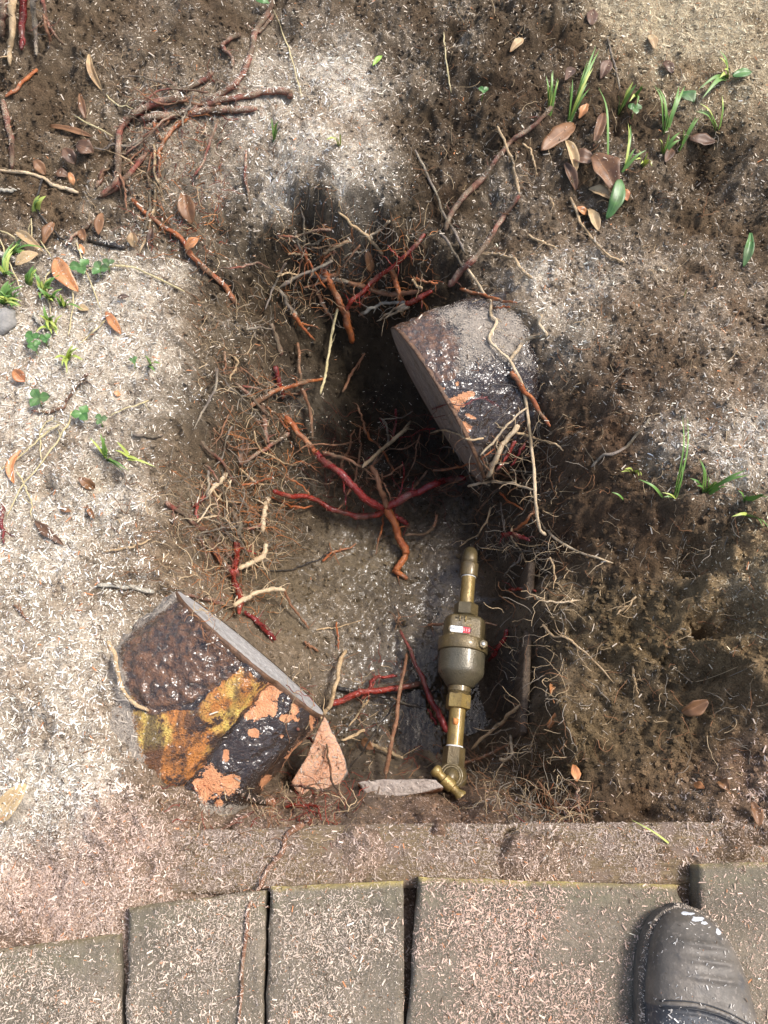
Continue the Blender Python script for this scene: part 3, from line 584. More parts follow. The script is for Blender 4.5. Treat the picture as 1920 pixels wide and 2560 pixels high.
def tubew(pts, rad, sides=10, caps=True, wob=0.0, seed=0, phase=0.0):
    P = np.asarray(pts, float); n = len(P); T = np.gradient(P, axis=0); T /= np.linalg.norm(T, axis=1)[:, None]+1e-12
    u = np.cross(T[0], [0, 0, 1.0]); u = u if np.linalg.norm(u) > 1e-3 else np.cross(T[0], [1.0, 0, 0]); u /= np.linalg.norm(u)
    v, f = [], []
    for i in range(n):
        u = u-T[i]*(u@T[i]); u /= np.linalg.norm(u); w = np.cross(T[i], u); r = rad[i] if hasattr(rad, '__len__') else rad
        for k in range(sides):
            a = 2*math.pi*k/sides+phase; q = r*(1+wob*(2*_T[(i*7+k*31+seed*13) % 256, (k*17+i*3+seed*5) % 256]-1)) if wob else r
            v.append(P[i]+(u*math.cos(a)+w*math.sin(a))*q)
    f = [(i*sides+k, i*sides+(k+1) % sides, (i+1)*sides+(k+1) % sides, (i+1)*sides+k) for i in range(n-1) for k in range(sides)]
    if caps:
        f.append(tuple(range(sides))[::-1]); f.append(tuple(range((n-1)*sides, n*sides)))
    return v, f
# inlet elbow bending down into the mud
el_pts = [mp(0, 300, 0), mp(0, 250, 0)]+[mp(0, 250-72*math.sin(a), -72+72*math.cos(a)) for a in np.linspace(.15, math.pi/2, 9)]+[mp(0, 178, -150), mp(0, 178, -330)]
v, f = tubew(el_pts, 60*KW, 24); mk('pipe_elbow', v, f, MB1, meter)
lathe('elbow_collar', [(288, 62), (290, 70), (296, 74), (330, 73), (395, 72), (403, 70), (405, 60)], MB1, meter)
lathe('pipe', [(398, 57), (640, 57)], MB2, meter, 32)
lathe('coupling_nut', [(636, 80), (640, 94), (648, 98), (722, 98), (732, 94), (736, 80)], MB1, meter, 48, True, rot=.2)
lathe('thread', [(730, 70), (738, 76), (742, 70), (748, 76), (752, 70), (764, 74)], MB1, meter)
lathe('register_housing', [(748, 80), (752, 130), (762, 152), (776, 162), (800, 166), (946, 172)], MB1, meter, 64, flat=.72)
lathe('flange', [(936, 176), (940, 193), (946, 197), (1028, 197), (1034, 193), (1038, 178)], MB1, meter, 64)
lathe('lower_bowl', [(1034, 176), (1040, 181), (1180, 180), (1198, 176), (1212, 166), (1292, 104), (1298, 90)], MB3, meter, 64)
lathe('outlet_neck', [(1288, 88), (1335, 88), (1338, 82), (1344, 88), (1350, 82), (1356, 88), (1362, 82)], MB1, meter)
lathe('coupling_nut', [(1352, 82), (1356, 94), (1362, 97), (1450, 97), (1458, 94), (1462, 80)], MB2, meter, 48, True, rot=.35)
lathe('pipe', [(1458, 62), (1742, 62)], MB2, meter, 32)
lathe('thread_tape', [(1730, 63), (1732, 65), (1739, 65), (1743, 64)], m_simple('white_tape', (.7, .7, .68), (.8, .8, .78), .5), meter, 32)
lathe('thread_tape', [(402, 57), (404, 60), (408, 60), (411, 57.5)], m_simple('white_tape_torn', (.6, .6, .57), (.75, .75, .72), .5), meter, 20)
lathe('tap_inlet', [(1738, 70), (1742, 82), (1860, 84), (1880, 80), (1905, 70)], MB1, meter, 48, True, rot=.1)
# tap body, bonnet rings and T handle
tb = lathe('tap_body', [(1866, 76), (1885, 98), (1925, 110), (1975, 110), (2015, 96), (2045, 62)], MB1, meter, 40)
v, f = tubew([mp(-15, 1950, -40), mp(-15, 1950, -330)], 62*KW, 24); mk('outlet_pipe', v, f, MB1, meter)
for k, (r, z) in enumerate([(80, 84), (62, 100), (42, 114)]):
    pts = [mp(-12+r*math.cos(a), 1950+r*math.sin(a), z) for a in np.linspace(0, 2*math.pi, 37)]
    v, f = tubew(pts, 9*KW, 8, False); mk('bonnet_ring', v, f, MB1, meter)
v, f = tubew([mp(-12, 1952, 70), mp(-12, 1952, 105), mp(-30, 1990, 160)], np.array([66, 52, 26])*KW, 24); mk('spindle', v, f, MB1, meter)
hA = np.array([-150, 1926]); hB = np.array([84, 2104]); hz = 185
hp = [(0, 26), (.03, 38), (.10, 43), (.17, 36), (.22, 27), (.34, 30), (.36, 43), (.62, 43), (.64, 30), (.78, 27), (.83, 36), (.90, 43), (.97, 38), (1, 26)]
v, f = tubew([mp(*(hA+(hB-hA)*t), hz) for t, r in hp], np.array([r for t, r in hp])*KW*1.08, 20); h_o = mk('handle', v, f, MB2, meter)
h_o.modifiers.new('edge', 'EDGE_SPLIT').split_angle = R(50)
# flange bolt, hinge lugs
bx, by = 143, 988
v, f = tubew([mp(bx, by, 120), mp(bx, by, 172), mp(bx, by, 176)], np.array([36, 36, 30])*KW, 6); fb = mk('flange_bolt', v, f, MB1, meter, False)
v, f = tubew([mp(bx, by, 174), mp(bx, by, 182)], np.array([17, 14])*KW, 14); mk('bolt_tip', v, f, m_simple('worn_bright_metal', (.7, .68, .6), (.8, .78, .7), .35, .6), fb)
for lx in (-50, -5):
    v, f = tubew([mp(lx, 768, 118), mp(lx, 776, 128), mp(lx, 812, 126), mp(lx, 818, 112)], 7*KW, 8); mk('hinge_lug', v, f, MB2, meter)
v, f = tubew([mp(-84, 792, 118), mp(36, 792, 118)], 9*KW, 8); mk('hinge_pin', v, f, MB1, meter)
# dial window
ZF = .72*168+8
def slot(hw, hh, n=12):
    out = []
    for k in range(2*n):
        a = -math.pi/2+math.pi*k/(2*n-1)*1.0 if k < n*2 else 0
        out.append((hw-hh+hh*math.cos(a), hh*math.sin(a)))
    return out+[(-x, -y) for x, y in out]
sx, sy = -40, 886
def slotring(hw, hh, z): return [mp(sx+x, sy-y, z) for x, y in slot(hw, hh)]
o1, o2, o3 = slotring(92, 33, ZF+4), slotring(87, 27, ZF+7), slotring(85, 25, ZF-2); nS_ = len(o1)
win = mk('dial_window', o1+o2+o3, [(a*nS_+k, a*nS_+(k+1) % nS_, (a+1)*nS_+(k+1) % nS_, (a+1)*nS_+k) for a in range(2) for k in range(nS_)], MB1, meter)
mk('backing', slotring(86, 26, ZF+1.5), [tuple(range(nS_))], m_simple('dial_black', (.01, .01, .01), (.02, .02, .02), .4), win, False)
MWD = m_simple('white_dial_drum', (.74, .78, .80), (.8, .83, .85), .3); MRD = m_simple('red_dial_drum', (.50, .02, .03), (.62, .03, .05), .3); MBT = m_simple('dial_ink', (.02, .02, .025), (.03, .03, .03), .4); MWT = m_simple('dial_white_ink', (.8, .7, .7), (.85, .8, .8), .4)
def text_mesh(name, s, size, cx, cy, z, mat, parent, ext=.0002, rot=0):
    cu = bpy.data.curves.new(name, 'FONT'); cu.body = s; cu.align_x = 'CENTER'; cu.align_y = 'CENTER'; cu.size = 1; cu.extrude = 0.0
    t = bpy.data.objects.new('tmp', cu); COL.objects.link(t); bpy.context.view_layer.update()
    me = bpy.data.meshes.new_from_object(t.evaluated_get(bpy.context.evaluated_depsgraph_get())); bpy.data.objects.remove(t); 
    v = [mp(cx+p.co.x*size, cy-p.co.y*size, z) for p in me.vertices]; f = [tuple(p.vertices) for p in me.polygons]
    bpy.data.meshes.remove(me); return mk(name, v, f, mat, parent, False)
digits = '8605'+'4'+'515'
for k, ch in enumerate(digits):
    x0 = sx-78+k*19.6; red = k >= 5; z = ZF+3
    vs, fs = [], []
    for i, a in enumerate(np.linspace(-.8, .8, 7)):
        for xx in (x0+.6, x0+18.6): vs.append(mp(xx, sy+24*math.sin(a)/math.sin(.8), z+3*math.cos(a)))
    fs = [(2*i, 2*i+1, 2*i+3, 2*i+2) for i in range(6)]
    d_ = mk('digit_drum', vs, fs, MRD if red else MWD, win)
    text_mesh('digit', ch, 30, x0+9.5, sy, z+3.6, MWT if red else MBT, win)
b = NB('dial_glass'); tr = b.n('BsdfTransparent'); gl = b.n('BsdfGlossy'); gl.inputs['Roughness'].default_value = .05; fr = b.n('Fresnel'); fr.inputs[0].default_value = 1.45; mx = b.n('MixShader')
b.l(fr.outputs[0], mx.inputs[0]); b.l(tr.outputs[0], mx.inputs[1]); b.l(gl.outputs[0], mx.inputs[2]); b.l(mx.outputs[0], b.t.nodes['Material Output'].inputs[0])
mk('pane', slotring(86, 26, ZF+9.5), [tuple(range(nS_))], b.m, win, False)
text_mesh('raised_numerals', 'S 0 0 8', 26, 8, 846, ZF+6, MB2, meter)
# scrap of orange bark stuck on the lower pipe
def chip(name, view, x, y, r, z, mat, label, cat, seed=0):
    c = unp(*V(view, x, y), z); vs = [c+np.array([0, 0, .003])]; n = 12
    for i in range(n):
        a = 2*math.pi*i/n; rr = r*(.6+.6*_T[(i+seed*9) % 256, seed]); vs.append(c+np.array([rr*math.cos(a), rr*math.sin(a)*1.1, -.001]))
    for i in range(n): vs.append(np.array(vs[1+i])-[0, 0, .003])
    f = [(0, 1+i, 1+(i+1) % n) for i in range(n)]+[(1+i, 1+n+i, 1+n+(i+1) % n, 1+(i+1) % n) for i in range(n)]+[tuple(range(2*n, n, -1))]
    return tag(mk(name, vs, f, mat), label, cat)
chip('bark_chip', 'M', 316, 1528, .0068, ZM+62*KW+.001, m_simple('orange_bark', (.55, .19, .05), (.68, .30, .10), .6, scale=200, bump=.001), 'orange chip of bark stuck on the lower brass pipe', 'bark chip', 3)

# ------------------------------------------------------------------ work boot on the paving
def boot():
    tip = unp(1733, 2268, .02); X0 = tip[0]-.015; Y0 = tip[1]; Lb = .305
    ty = np.concatenate([np.linspace(0, .012, 14)**1.0, np.linspace(.014, .215, 120)])
    def hwid(t):      # half width of the upper at distance t behind the toe tip
        return np.interp(t, [0, .003, .008, .016, .028, .045, .07, .10, .14, .19, .25, .29, Lb], [.004, .014, .0215, .0295, .0375, .0445, .0505, .0535, .0535, .047, .040, .037, .03])
    def hgt(t): return np.interp(t, [0, .004, .012, .03, .055, .09, .13, .17, .215], [.020, .036, .048, .060, .066, .069, .078, .094, .118])
    def cxs(t): return np.interp(t, [0, .05, .12, .2, Lb], [.0, .002, .0, -.006, -.006])
    nA = 90; v = []; att = []
    for i, t in enumerate(ty):
        for k in range(nA):
            a = math.pi*k/(nA-1); ca, sa = math.cos(a), math.sin(a)
            w = hwid(t); hh = hgt(t)
            x = w*np.sign(ca)*abs(ca)**.80; z = .022+(hh-.022)*abs(sa)**.62
            # seam of the toe cap: runs obliquely across
            sx_ = x/.05; sl = t-(.088+.014*sx_+.012*sx_**2)
            d = .0020*math.exp(-(sl/.0022)**2)-.0022*math.exp(-((sl-.0055)/.0018)**2)+(.0012 if sl < 0 else 0)
            # creases across the toe cap
            for q, amp in ((.032, .0024), (.046, .0028), (.061, .0024)):
                d += amp*math.exp(-((t-q-.006*sx_)/.0028)**2)*max(0, 1-((sx_-.15)/.7)**2)
            # folds behind the seam
            d += .0038*math.sin((sl-.02)*150+sx_*1.5)*max(0, min(1, (sl-.012)/.03))*max(0, 1-(sl/.14))
            d += .0012*float(fbm(x, t, 40, 3, 4))
            y = -t
            v.append((X0+cxs(t)+x*(1+d/.05*.3), Y0+y, z+d*(.3+sa)))
            att.append(1.0 if sl < 0 else 0.0)
    n = len(ty); f = [(i*nA+k, i*nA+k+1, (i+1)*nA+k+1, (i+1)*nA+k) for i in range(n-1) for k in range(nA-1)]
    e = empty('boot', (X0, Y0-.15, .003), 'worn dark leather work boot dusted with sawdust standing on the paver', 'boot')
    b = NB('worn_leather'); n1 = b.noise(26, 5); n2 = b.noise(200, 4, .6); n3 = b.noise(55, 4); cap = b.attr('Cap', 'Fac'); sc = b.attr('Scuff', 'Fac')
    c = b.mix(b.ramp(n1, .3, .7), (.030, .032, .036), (.075, .076, .08)); c2 = b.mix(b.ramp(n1, .3, .7), (.085, .073, .058), (.16, .135, .105)); c = b.mix(b.math('MULTIPLY', cap, .9), c, c2)
    c = b.mix(b.ramp(n2, .55, .72, 0, .5), c, (.26, .22, .18)); c = b.mix(b.ramp(n3, .55, .7, 0, .5), c, (.045, .048, .055))
    c = b.mix(b.ramp(b.math('ADD', sc, b.math('MULTIPLY', b.math('SUBTRACT', n2, .5), .8)), .5, .56), c, (.58, .60, .62))
    b.set('Base Color', c); b.set('Roughness', b.ramp(n1, .3, .7, .62, .42)); b.bump(b.math('ADD', n2, n1), .0015, .6)
    V_ = np.array(v); pxv = proj(V_); scuff = np.zeros(len(V_))
    for (x, y, rx, ry) in [(800, 345, 35, 25), (930, 405, 70, 25), (1000, 445, 35, 16), (1150, 530, 32, 40), (860, 350, 40, 14)]:
        q = V('T', x, y); scuff = np.maximum(scuff, 1-.5*np.hypot((pxv[:, 0]-q[0])/(rx/4.1475), (pxv[:, 1]-q[1])/(ry/4.1475)))
    mk('upper', v, f, b.m, e, attrs={'Cap': np.array(att), 'Scuff': scuff})
    # shaft
    sv, sf = [], []; nB = 48
    for j, (z, yc, rx, ry) in enumerate([(.022, -.225, .040, .078), (.05, -.228, .040, .076), (.085, -.232, .042, .070), (.11, -.236, .044, .062), (.14, -.24, .045, .056), (.19, -.243, .047, .056), (.24, -.245, .049, .058), (.243, -.245, .046, .055), (.15, -.243, .042, .05)]):
        for k in range(nB):
            a = 2*math.pi*k/nB; sv.append((X0-.006+rx*math.cos(a), Y0+yc+ry*math.sin(a), z+.002*math.sin(3*a+j)))
    sf = [(j*nB+k, j*nB+(k+1) % nB, (j+1)*nB+(k+1) % nB, (j+1)*nB+k) for j in range(8) for k in range(nB)]; sf.append(tuple(range(8*nB, 9*nB)))
    mk('shaft', sv, sf, b.m, e, attrs={'Cap': np.zeros(len(sv)), 'Scuff': np.zeros(len(sv))})
    # sole with welt
    t2 = np.concatenate([np.linspace(0, .03, 20), np.linspace(.035, Lb, 40)]); ov = []
    for sgn in (1, -1):
        for t in (t2 if sgn == 1 else t2[::-1]):
            w = hwid(max(0, t-.003))+.0065*min(1, t/.004+.25); ov.append((X0+cxs(t)+sgn*w, Y0-t+.004))
    L = len(ov); zs = [(.003, .985), (.006, 1.0), (.021, 1.0), (.0245, .985), (.0245, .90)]; cx_ = np.mean(ov, 0); wv = []
    for z, s_ in zs:
        for x, y in ov: wv.append((cx_[0]+(x-cx_[0])*s_, cx_[1]+(y-cx_[1])*(s_*.5+.5), z))
    wf = [(j*L+k, j*L+(k+1) % L, (j+1)*L+(k+1) % L, (j+1)*L+k) for j in range(4) for k in range(L)]+[tuple(range(L))[::-1]]+[tuple(range(4*L, 5*L))]
    mk('sole', wv, wf, m_simple('dusty_rubber', (.06, .05, .04), (.15, .125, .095), .85, scale=80, bump=.002), e, True).modifiers.new('edge', 'EDGE_SPLIT').split_angle = R(50)
    # stitched seam thread along the toe cap
    for off in (-.004, .0018):
        P = []
        for x in np.linspace(-.046, .05, 60):
            sx_ = x/.05; t = .088+.014*sx_+.012*sx_**2+off; w = hwid(t); ca = min(1, (abs(x)/w)**(1/.80)); a = math.acos(min(1, ca)); P.append((X0+cxs(t)+x*1.005, Y0-t, .0243+(hgt(t)-.022)*abs(math.sin(a))**.62))
        v2, f2 = tubew(P, .0007, 6); mk('seam', v2, f2, m_simple('seam_thread', (.02, .02, .022), (.04, .04, .04), .6), e)
    return V_
boot_pts = boot()

# ------------------------------------------------------------------ roots
def catmull(P, per=8):
    P = np.asarray(P, float)
    if len(P) < 3: return np.array([P[0]+(P[-1]-P[0])*t for t in np.linspace(0, 1, per+1)])
    Q = np.concatenate([[2*P[0]-P[1]], P, [2*P[-1]-P[-2]]]); out = []
    for i in range(1, len(Q)-2):
        a, b, c, d = Q[i-1], Q[i], Q[i+1], Q[i+2]
        for t in np.arange(per)/per:
            out.append(.5*((2*b)+(c-a)*t+(2*a-5*b+4*c-d)*t*t+(3*b-a-3*c+d)*t**3))
    out.append(P[-1]); return np.array(out)
_rs = [0]
from mathutils.bvhtree import BVHTree
STUMPS = []
bpy.context.view_layer.update()
for o in bpy.data.objects:
    if o.name.split('.')[0] in ('bark', 'inner_bark', 'sawn_face'):
        org = np.array(o.parent['_w']); vv = [Vector(np.array(p.co)+org) for p in o.data.vertices]
        STUMPS.append(BVHTree.FromPolygons(vv, [tuple(p.vertices) for p in o.data.polygons]))
def hit_any(px, py, lift, slift):
    """first thing the pixel's ray meets: soil raised by lift, or a sawn stub raised by slift"""
    P = hit(px, py, lift); d = Vector(ray(px, py)).normalized(); t = (Vector(P)-Vector(CAM)).length
    for bv in STUMPS:
        loc, nor, i, dist = bv.ray_cast(Vector(CAM), d, t)
        if loc is not None and dist-slift < t: t = dist-slift; P = CAM+np.array(d)*t
    return P
def path(view, pts, lift=.003, per=8, hug=False):
    """pixel polyline -> world points; each point may carry its own height above the soil"""
    L = lift if hasattr(lift, '__len__') else [lift]*len(pts)
    Q = [V(view, *p[:2]) for p in pts]
    if hug:
        pp = catmull(np.array(Q), per); ll = np.interp(np.linspace(0, 1, len(pp)), np.linspace(0, 1, len(L)), L)
        W_ = np.array([hit_any(p[0], p[1], l, .004) for p, l in zip(pp, ll)])
        for _ in range(2): W_[1:-1] = .25*W_[:-2]+.5*W_[1:-1]+.25*W_[2:]
        return W_
    return catmull([hit_any(q[0], q[1], l, min(.008, max(.003, l*.3))) for q, l in zip(Q, L)], per)
def root_geo(W_, w0, w1, hairs=0, wob=.13, sides=8, tip=True, kink=.0034):
    _rs[0] += 1; sd = _rs[0]; n = len(W_); t = np.linspace(0, 1, n); r = np.array([px2m(w, p)/2 for w, p in zip(np.interp(t, [0, 1], [w0, w1]), W_)])
    r = r*(1+.30*fbm(t*3+sd*.7, t*0+sd*1.3, 4, 3, sd))
    W_ = W_+np.stack([kink*fbm(t*2+sd, t*0+sd*.37+k*5, 4, 3, sd+k) for k in range(3)], 1)*np.clip(np.minimum(t, 1-t)*6, 0, 1)[:, None]
    if tip: r[-1] *= .45; r[-2] *= .8; r[0] *= .7
    v, f = tubew(W_, r, sides, True, wob, sd)
    rr = random.Random(sd)
    for _ in range(int(hairs*3+1) if tip else 0):
        k = rr.randrange(1, n-1); p = W_[k]; d = np.array([rr.uniform(-1, 1), rr.uniform(-1, 1), rr.uniform(-.1, .9)]); d /= np.linalg.norm(d); L = rr.uniform(.008, .042); q = [p]
        for j in range(4): d = d+np.array([rr.uniform(-.5, .5), rr.uniform(-.5, .5), rr.uniform(-.6, .1)]); d /= np.linalg.norm(d); q.append(q[-1]+d*L/4)
        hv, hf = tubew(q, np.linspace(max(.0006, r[k]*.3), .0003, 5), 4, True); o = len(v); v = list(v)+list(hv); f = list(f)+[tuple(i+o for i in ff) for ff in hf]
    return v, f
def root(view, pts, w0, w1, mat, label, lift=.003, hairs=0, hug=False, per=8, group=None, name='tree_root', cat='root', parent=None, part=None, extra=(), wob=.16, kink=.0034):
    W_ = path(view, pts, lift, per, hug); v, f = root_geo(W_, w0, w1, hairs, wob=wob, kink=kink)
    for (p2, a, b_) in extra:
        W2 = path(view, p2, lift if not hasattr(lift, '__len__') else lift[-1], per, hug); v2, f2 = root_geo(W2, a, b_, 0); o = len(v); v = list(v)+list(v2); f = list(f)+[tuple(i+o for i in ff) for ff in f2]
    if parent is not None: return mk(part, v, f, MR[mat], parent)
    return tag(mk(name, v, f, MR[mat]), label, cat, group)
H = dict(hug=True, per=6)
# --- bank at the back left
root('A', [(1180, 0), (1150, 70), (1110, 120), (1085, 220), (1050, 310), (980, 390), (900, 430), (830, 470)], 14, 13, 'dusty', 'dusty red root snaking down from a small green leaf at the back of the bank', .006, 4, **H)
root('A', [(1255, 425), (1245, 400), (1180, 396), (1080, 410), (960, 435), (880, 460)], 17, 14, 'dusty', 'short stout red root with a sawn end above the smooth sawdust mound', .008, 0, **H)
root('A', [(1110, 470), (980, 475), (840, 485), (720, 500), (600, 520)], 15, 20, 'dusty', 'straight orange red root lying flat across the sawdust bank', .008, 3, **H)
root('A', [(800, 425), (700, 440), (620, 465), (550, 520), (515, 580), (510, 680), (500, 780), (430, 850)], 20, 14, 'dusty', 'thick dusty root bent like an elbow on the sawdust bank', .010, 4, **H)
root('A', [(810, 510), (760, 545), (710, 600), (692, 650), (690, 720), (680, 790)], 12, 7, 'orange', 'forked orange root hanging below the straight orange red root', .006, 2, extra=(([(665, 525), (680, 585), (700, 610)], 8, 8),), **H)
root('A', [(630, 660), (570, 740), (500, 810), (420, 850)], 13, 12, 'dusty', 'dusty orange root meeting the foot of the elbow shaped root', .005, 1, **H)
root('A', [(470, 690), (440, 760), (415, 810)], 13, 11, 'dusty', 'stubby dusty root beside the elbow shaped root', .004, 0, **H)
root('A', [(670, 760), (668, 860), (650, 960), (600, 1100)], 8, 6, 'tan', 'pale root trailing down the bank past a dry folded leaf', .006, 2, **H)
root('A', [(920, 310), (870, 350), (800, 385), (760, 410)], 13, 10, 'dusty', 'knobbly rust coloured root stub half buried above the elbow shaped root', .006, 0, **H)
root('A', [(1040, 150), (980, 175), (965, 215), (1000, 250), (1000, 290)], 12, 9, 'dusty', 'hooked dark red root under the crumbling back ledge', .006, 1, **H)
root('A', [(1190, 50), (1130, 130), (1090, 140)], 9, 6, 'dusty', 'side shoot of dusty root pointing into the back ledge', .005, 0, **H)
root('A', [(10, 430), (35, 540), (55, 640), (50, 730)], 15, 12, 'dusty', 'dark wine red root standing in sawdust by the curled leaves', .008, 2, **H)
root('A', [(160, 300), (80, 370), (20, 420)], 10, 8, 'orange', 'short orange root beneath the hanging root bundle', .006, 0, **H)
for k, (pts, w, m, lab) in enumerate([([(55, -20), (50, 130), (42, 285)], 18, 'tan', 'pale tan root in the bundle hanging down the bank'), ([(100, -20), (95, 100), (92, 215)], 20, 'wine', 'thick dark red root in the bundle hanging down the bank'), ([(140, -10), (150, 120), (158, 240)], 14, 'grey', 'grey root in the bundle hanging down the bank'), ([(180, -10), (205, 100), (235, 150), (275, 195)], 10, 'dusty', 'thin red root curling out of the hanging root bundle'), ([(15, -20), (12, 60), (8, 160)], 22, 'dusty', 'stout dusty red root at the edge of the hanging root bundle'), ([(185, 60), (205, 140), (215, 180)], 9, 'brown', 'slim brown root in the hanging root bundle')]):
    root('A', pts, w, w*.7, m, lab, [.045, .03, .012][:len(pts)] if len(pts) == 3 else [.045, .035, .02, .01], 2, group='roots hanging at the back')
root('A', [(0, 735), (90, 745), (170, 762), (210, 790), (260, 810), (340, 832)], 8, 9, 'cream', 'mottled pale root sticking out of sawdust above the green leaf', .006, 0, **H)
root('S', [(330, 498), (370, 538), (405, 567), (451, 595), (486, 647), (521, 676), (556, 710), (592, 762)], 10, 14, 'orange', 'long orange root slanting down the left rim of the pit', .006, 5, **H)
root('A', [(1062, 650), (1060, 760), (1082, 900)], 7, 6, 'dusty', 'faint red root buried in the sawdust mound', .002, 0, **H)
root('A', [(395, 955), (330, 1010), (285, 1060)], 10, 7, 'dusty', 'short dusty orange root crossing a black stem', .006, 0, **H)
root('C', [(385, 65), (470, 85), (545, 105)], 17, 12, 'black', 'charred black stick on the left of the bank', .005, 0, **H)
root('Z', [(560, 0), (490, 250), (480, 420), (620, 610), (760, 770), (890, 880), (1100, 1090), (1300, 1330)], 5, 4, 'black', 'long thin black stem across the sawdust by the grass', .006, 0, **H)
# --- right bank
root('B', [(738, 440), (690, 500), (620, 565), (560, 600), (500, 670), (420, 770), (340, 850), (290, 930), (262, 1000)], 11, 14, 'dusty', 'long straight dusty wine root running from the grass down to the pit', .007, 4, **H)
root('S', [(1298, 489), (1262, 538), (1235, 580), (1209, 618), (1180, 652), (1150, 682), (1122, 716)], 11, 16, 'dusty', 'dusty red root leaning over the sawn stub in the back wall', [.01, .015, .02, .03, .035, .035, .03], 4)
root('B', [(490, 545), (530, 630), (560, 720), (585, 840)], 6, 8, 'tan', 'thin pale root dropping from the long wine root', .007, 1, **H)
root('B', [(135, 650), (180, 740), (220, 830), (260, 930), (310, 1010), (350, 1095)], 6, 7, 'grey', 'thin grey root hanging over the back rim of the pit', .008, 2, **H)
root('B', [(805, 855), (840, 930), (880, 1010), (970, 1100), (1040, 1135)], 8, 5, 'tan', 'thin yellow root below the dry brown leaves', .006, 1, **H)
root('B', [(965, 165), (990, 250), (1020, 390)], 6, 5, 'grey', 'grey dry stem lying above the green grass blades', .006, 0, **H)
root('B', [(258, 140), (272, 270), (290, 400)], 4, 4, 'straw', 'fine pale stem on the brown bank', .005, 0, **H)
root('B', [(600, 620), (640, 660), (645, 700), (662, 757)], 5, 5, 'tan', 'curled pale rootlet beside the long wine root', .007, 1, **H)
root('B', [(715, 850), (735, 893)], 6, 4, 'tan', 'tiny pale root tip below the folded yellow leaf', .006, 0, **H)
root('D', [(620, 45), (690, 80), (750, 105)], 6, 5, 'tan', 'short pale rootlet in the soil above the sawn stub', .006, 0, **H)
# --- pale root draped over the right stub
root('D', [(355, 185), (410, 260), (440, 310), (465, 330), (465, 390), (485, 420), (450, 490), (500, 550), (542, 590), (590, 680), (615, 800), (632, 930), (650, 1080), (655, 1190), (672, 1310), (700, 1345+0)], 7, 9, 'cream', 'long pale yellow root draped over the sawn stub and down the wall',
     [.02, .03, .035, .04, .05, .05, .055, .055, .05, .05, .08, .10, .10, .09, .07, .05], 3, extra=(([(682, 390), (668, 430), (694, 480), (630, 490), (580, 540), (542, 590)], 8, 9),))
root('F', [(690, 290), (760, 350), (870, 410), (990, 445)], 8, 4, 'cream', 'thin end of pale root lying on the right pit bank', .006, 3, **H)
root('D', [(240, 30), (290, 110), (350, 190), (368, 210)], 7, 6, 'grey', 'grey root crossing beneath the dusty red root', .02, 1)
root('D', [(405, 130), (480, 133), (545, 140), (590, 190), (640, 235)], 6, 9, 'tan', 'bent tan root poking out of the back wall', .02, 1)
root('D', [(330, 280), (450, 315), (575, 340)], 9, 6, 'orange', 'straight orange root across the dusty top of the stub', .04, 0)
root('D', [(470, 365), (510, 358), (545, 360)], 6, 5, 'orange', 'short orange twig on the dusty top of the stub', .035, 0)
root('D', [(545, 640), (620, 730), (680, 820), (718, 875)], 14, 8, 'orange', 'split orange root beside the dark bark of the stub', [.04, .04, .035, .02], 1)
root('D', [(582, 868), (530, 930), (480, 1020), (445, 1095)], 12, 14, 'cream', 'thick pale peeled root sticking out beneath the stub', [.09, .11, .13, .13], 1)
root('R', [(1175, 1290), (1100, 1430), (1030, 1580), (990, 1650)], 12, 10, 'black', 'glossy black root below the stub with a frayed end', [.10, .12, .13, .12], 0)
root('R', [(1225, 1270), (1150, 1390), (1060, 1520)], 11, 8, 'red', 'glossy red root alongside the black root', [.09, .11, .12], 0)
root('R', [(1300, 1290), (1240, 1390), (1180, 1480)], 9, 6, 'wine', 'dark red root under the peeled pale root', [.07, .08, .09], 0)
root('D', [(615, 795), (540, 860), (490, 920), (415, 1000)], 5, 6, 'cream', 'slim pale root slanting across the dark bark', [.10, .12, .13, .13], 1, extra=(([(490, 920), (485, 950), (492, 985)], 4, 3),))
root('R', [(830, 1645), (980, 1612), (1130, 1612), (1260, 1640), (1385, 1675)], 8, 5, 'cream', 'pale twig crossing the black root at its frayed end', [.12, .13, .13, .12, .11], 2)
root('R', [(1230, 1200), (1380, 1250), (1540, 1290), (1620, 1350)], 7, 4, 'tan', 'tan rootlet reaching right from beneath the stub', [.09, .06, .03, .01], 1)
# --- back of the pit
root('P', [(915, 135), (850, 210), (760, 290), (680, 360), (600, 430), (540, 480), (508, 530)], 11, 12, 'red', 'bright red root with a frayed pale end spanning the back of the pit', [.01, .04, .06, .07, .07, .07, .065], 3)
root('P', [(385, 310), (430, 400), (470, 470), (500, 540), (525, 620), (540, 700)], 15, 18, 'orange', 'blunt orange root pointing down into the dark pit', [.02, .05, .06, .06, .055, .05], 2)
root('P', [(240, 190), (310, 270), (350, 340), (405, 415)], 8, 5, 'orange', 'slim orange root in front of the grey root', [.01, .04, .05, .05], 2)
root('P', [(440, 272), (340, 320), (250, 360), (165, 412)], 7, 9, 'grey', 'grey root crossing the back left corner of the pit', [.05, .05, .04, .01], 2)
root('P', [(320, 345), (420, 365), (520, 385)], 10, 13, 'grey', 'grey barked root joining the brown root', [.02, .04, .045], 1)
root('P', [(520, 385), (620, 415), (700, 440), (770, 447), (900, 430)], 13, 11, 'brown', 'wet brown root lying level across the back of the pit', [.045, .045, .045, .04, .03], 2)
root('P', [(735, 305), (760, 370), (788, 440), (800, 485)], 15, 10, 'orange', 'stubby orange root crossed by the bright red root', [.02, .03, .035, .03], 2)
rr_ = root('P', [(955, 433), (880, 470), (815, 500)], 13, 15, 'red', 'bright red root torn to a pale splintered end', [.03, .05, .06], 0)
rr_.name = 'torn_root'
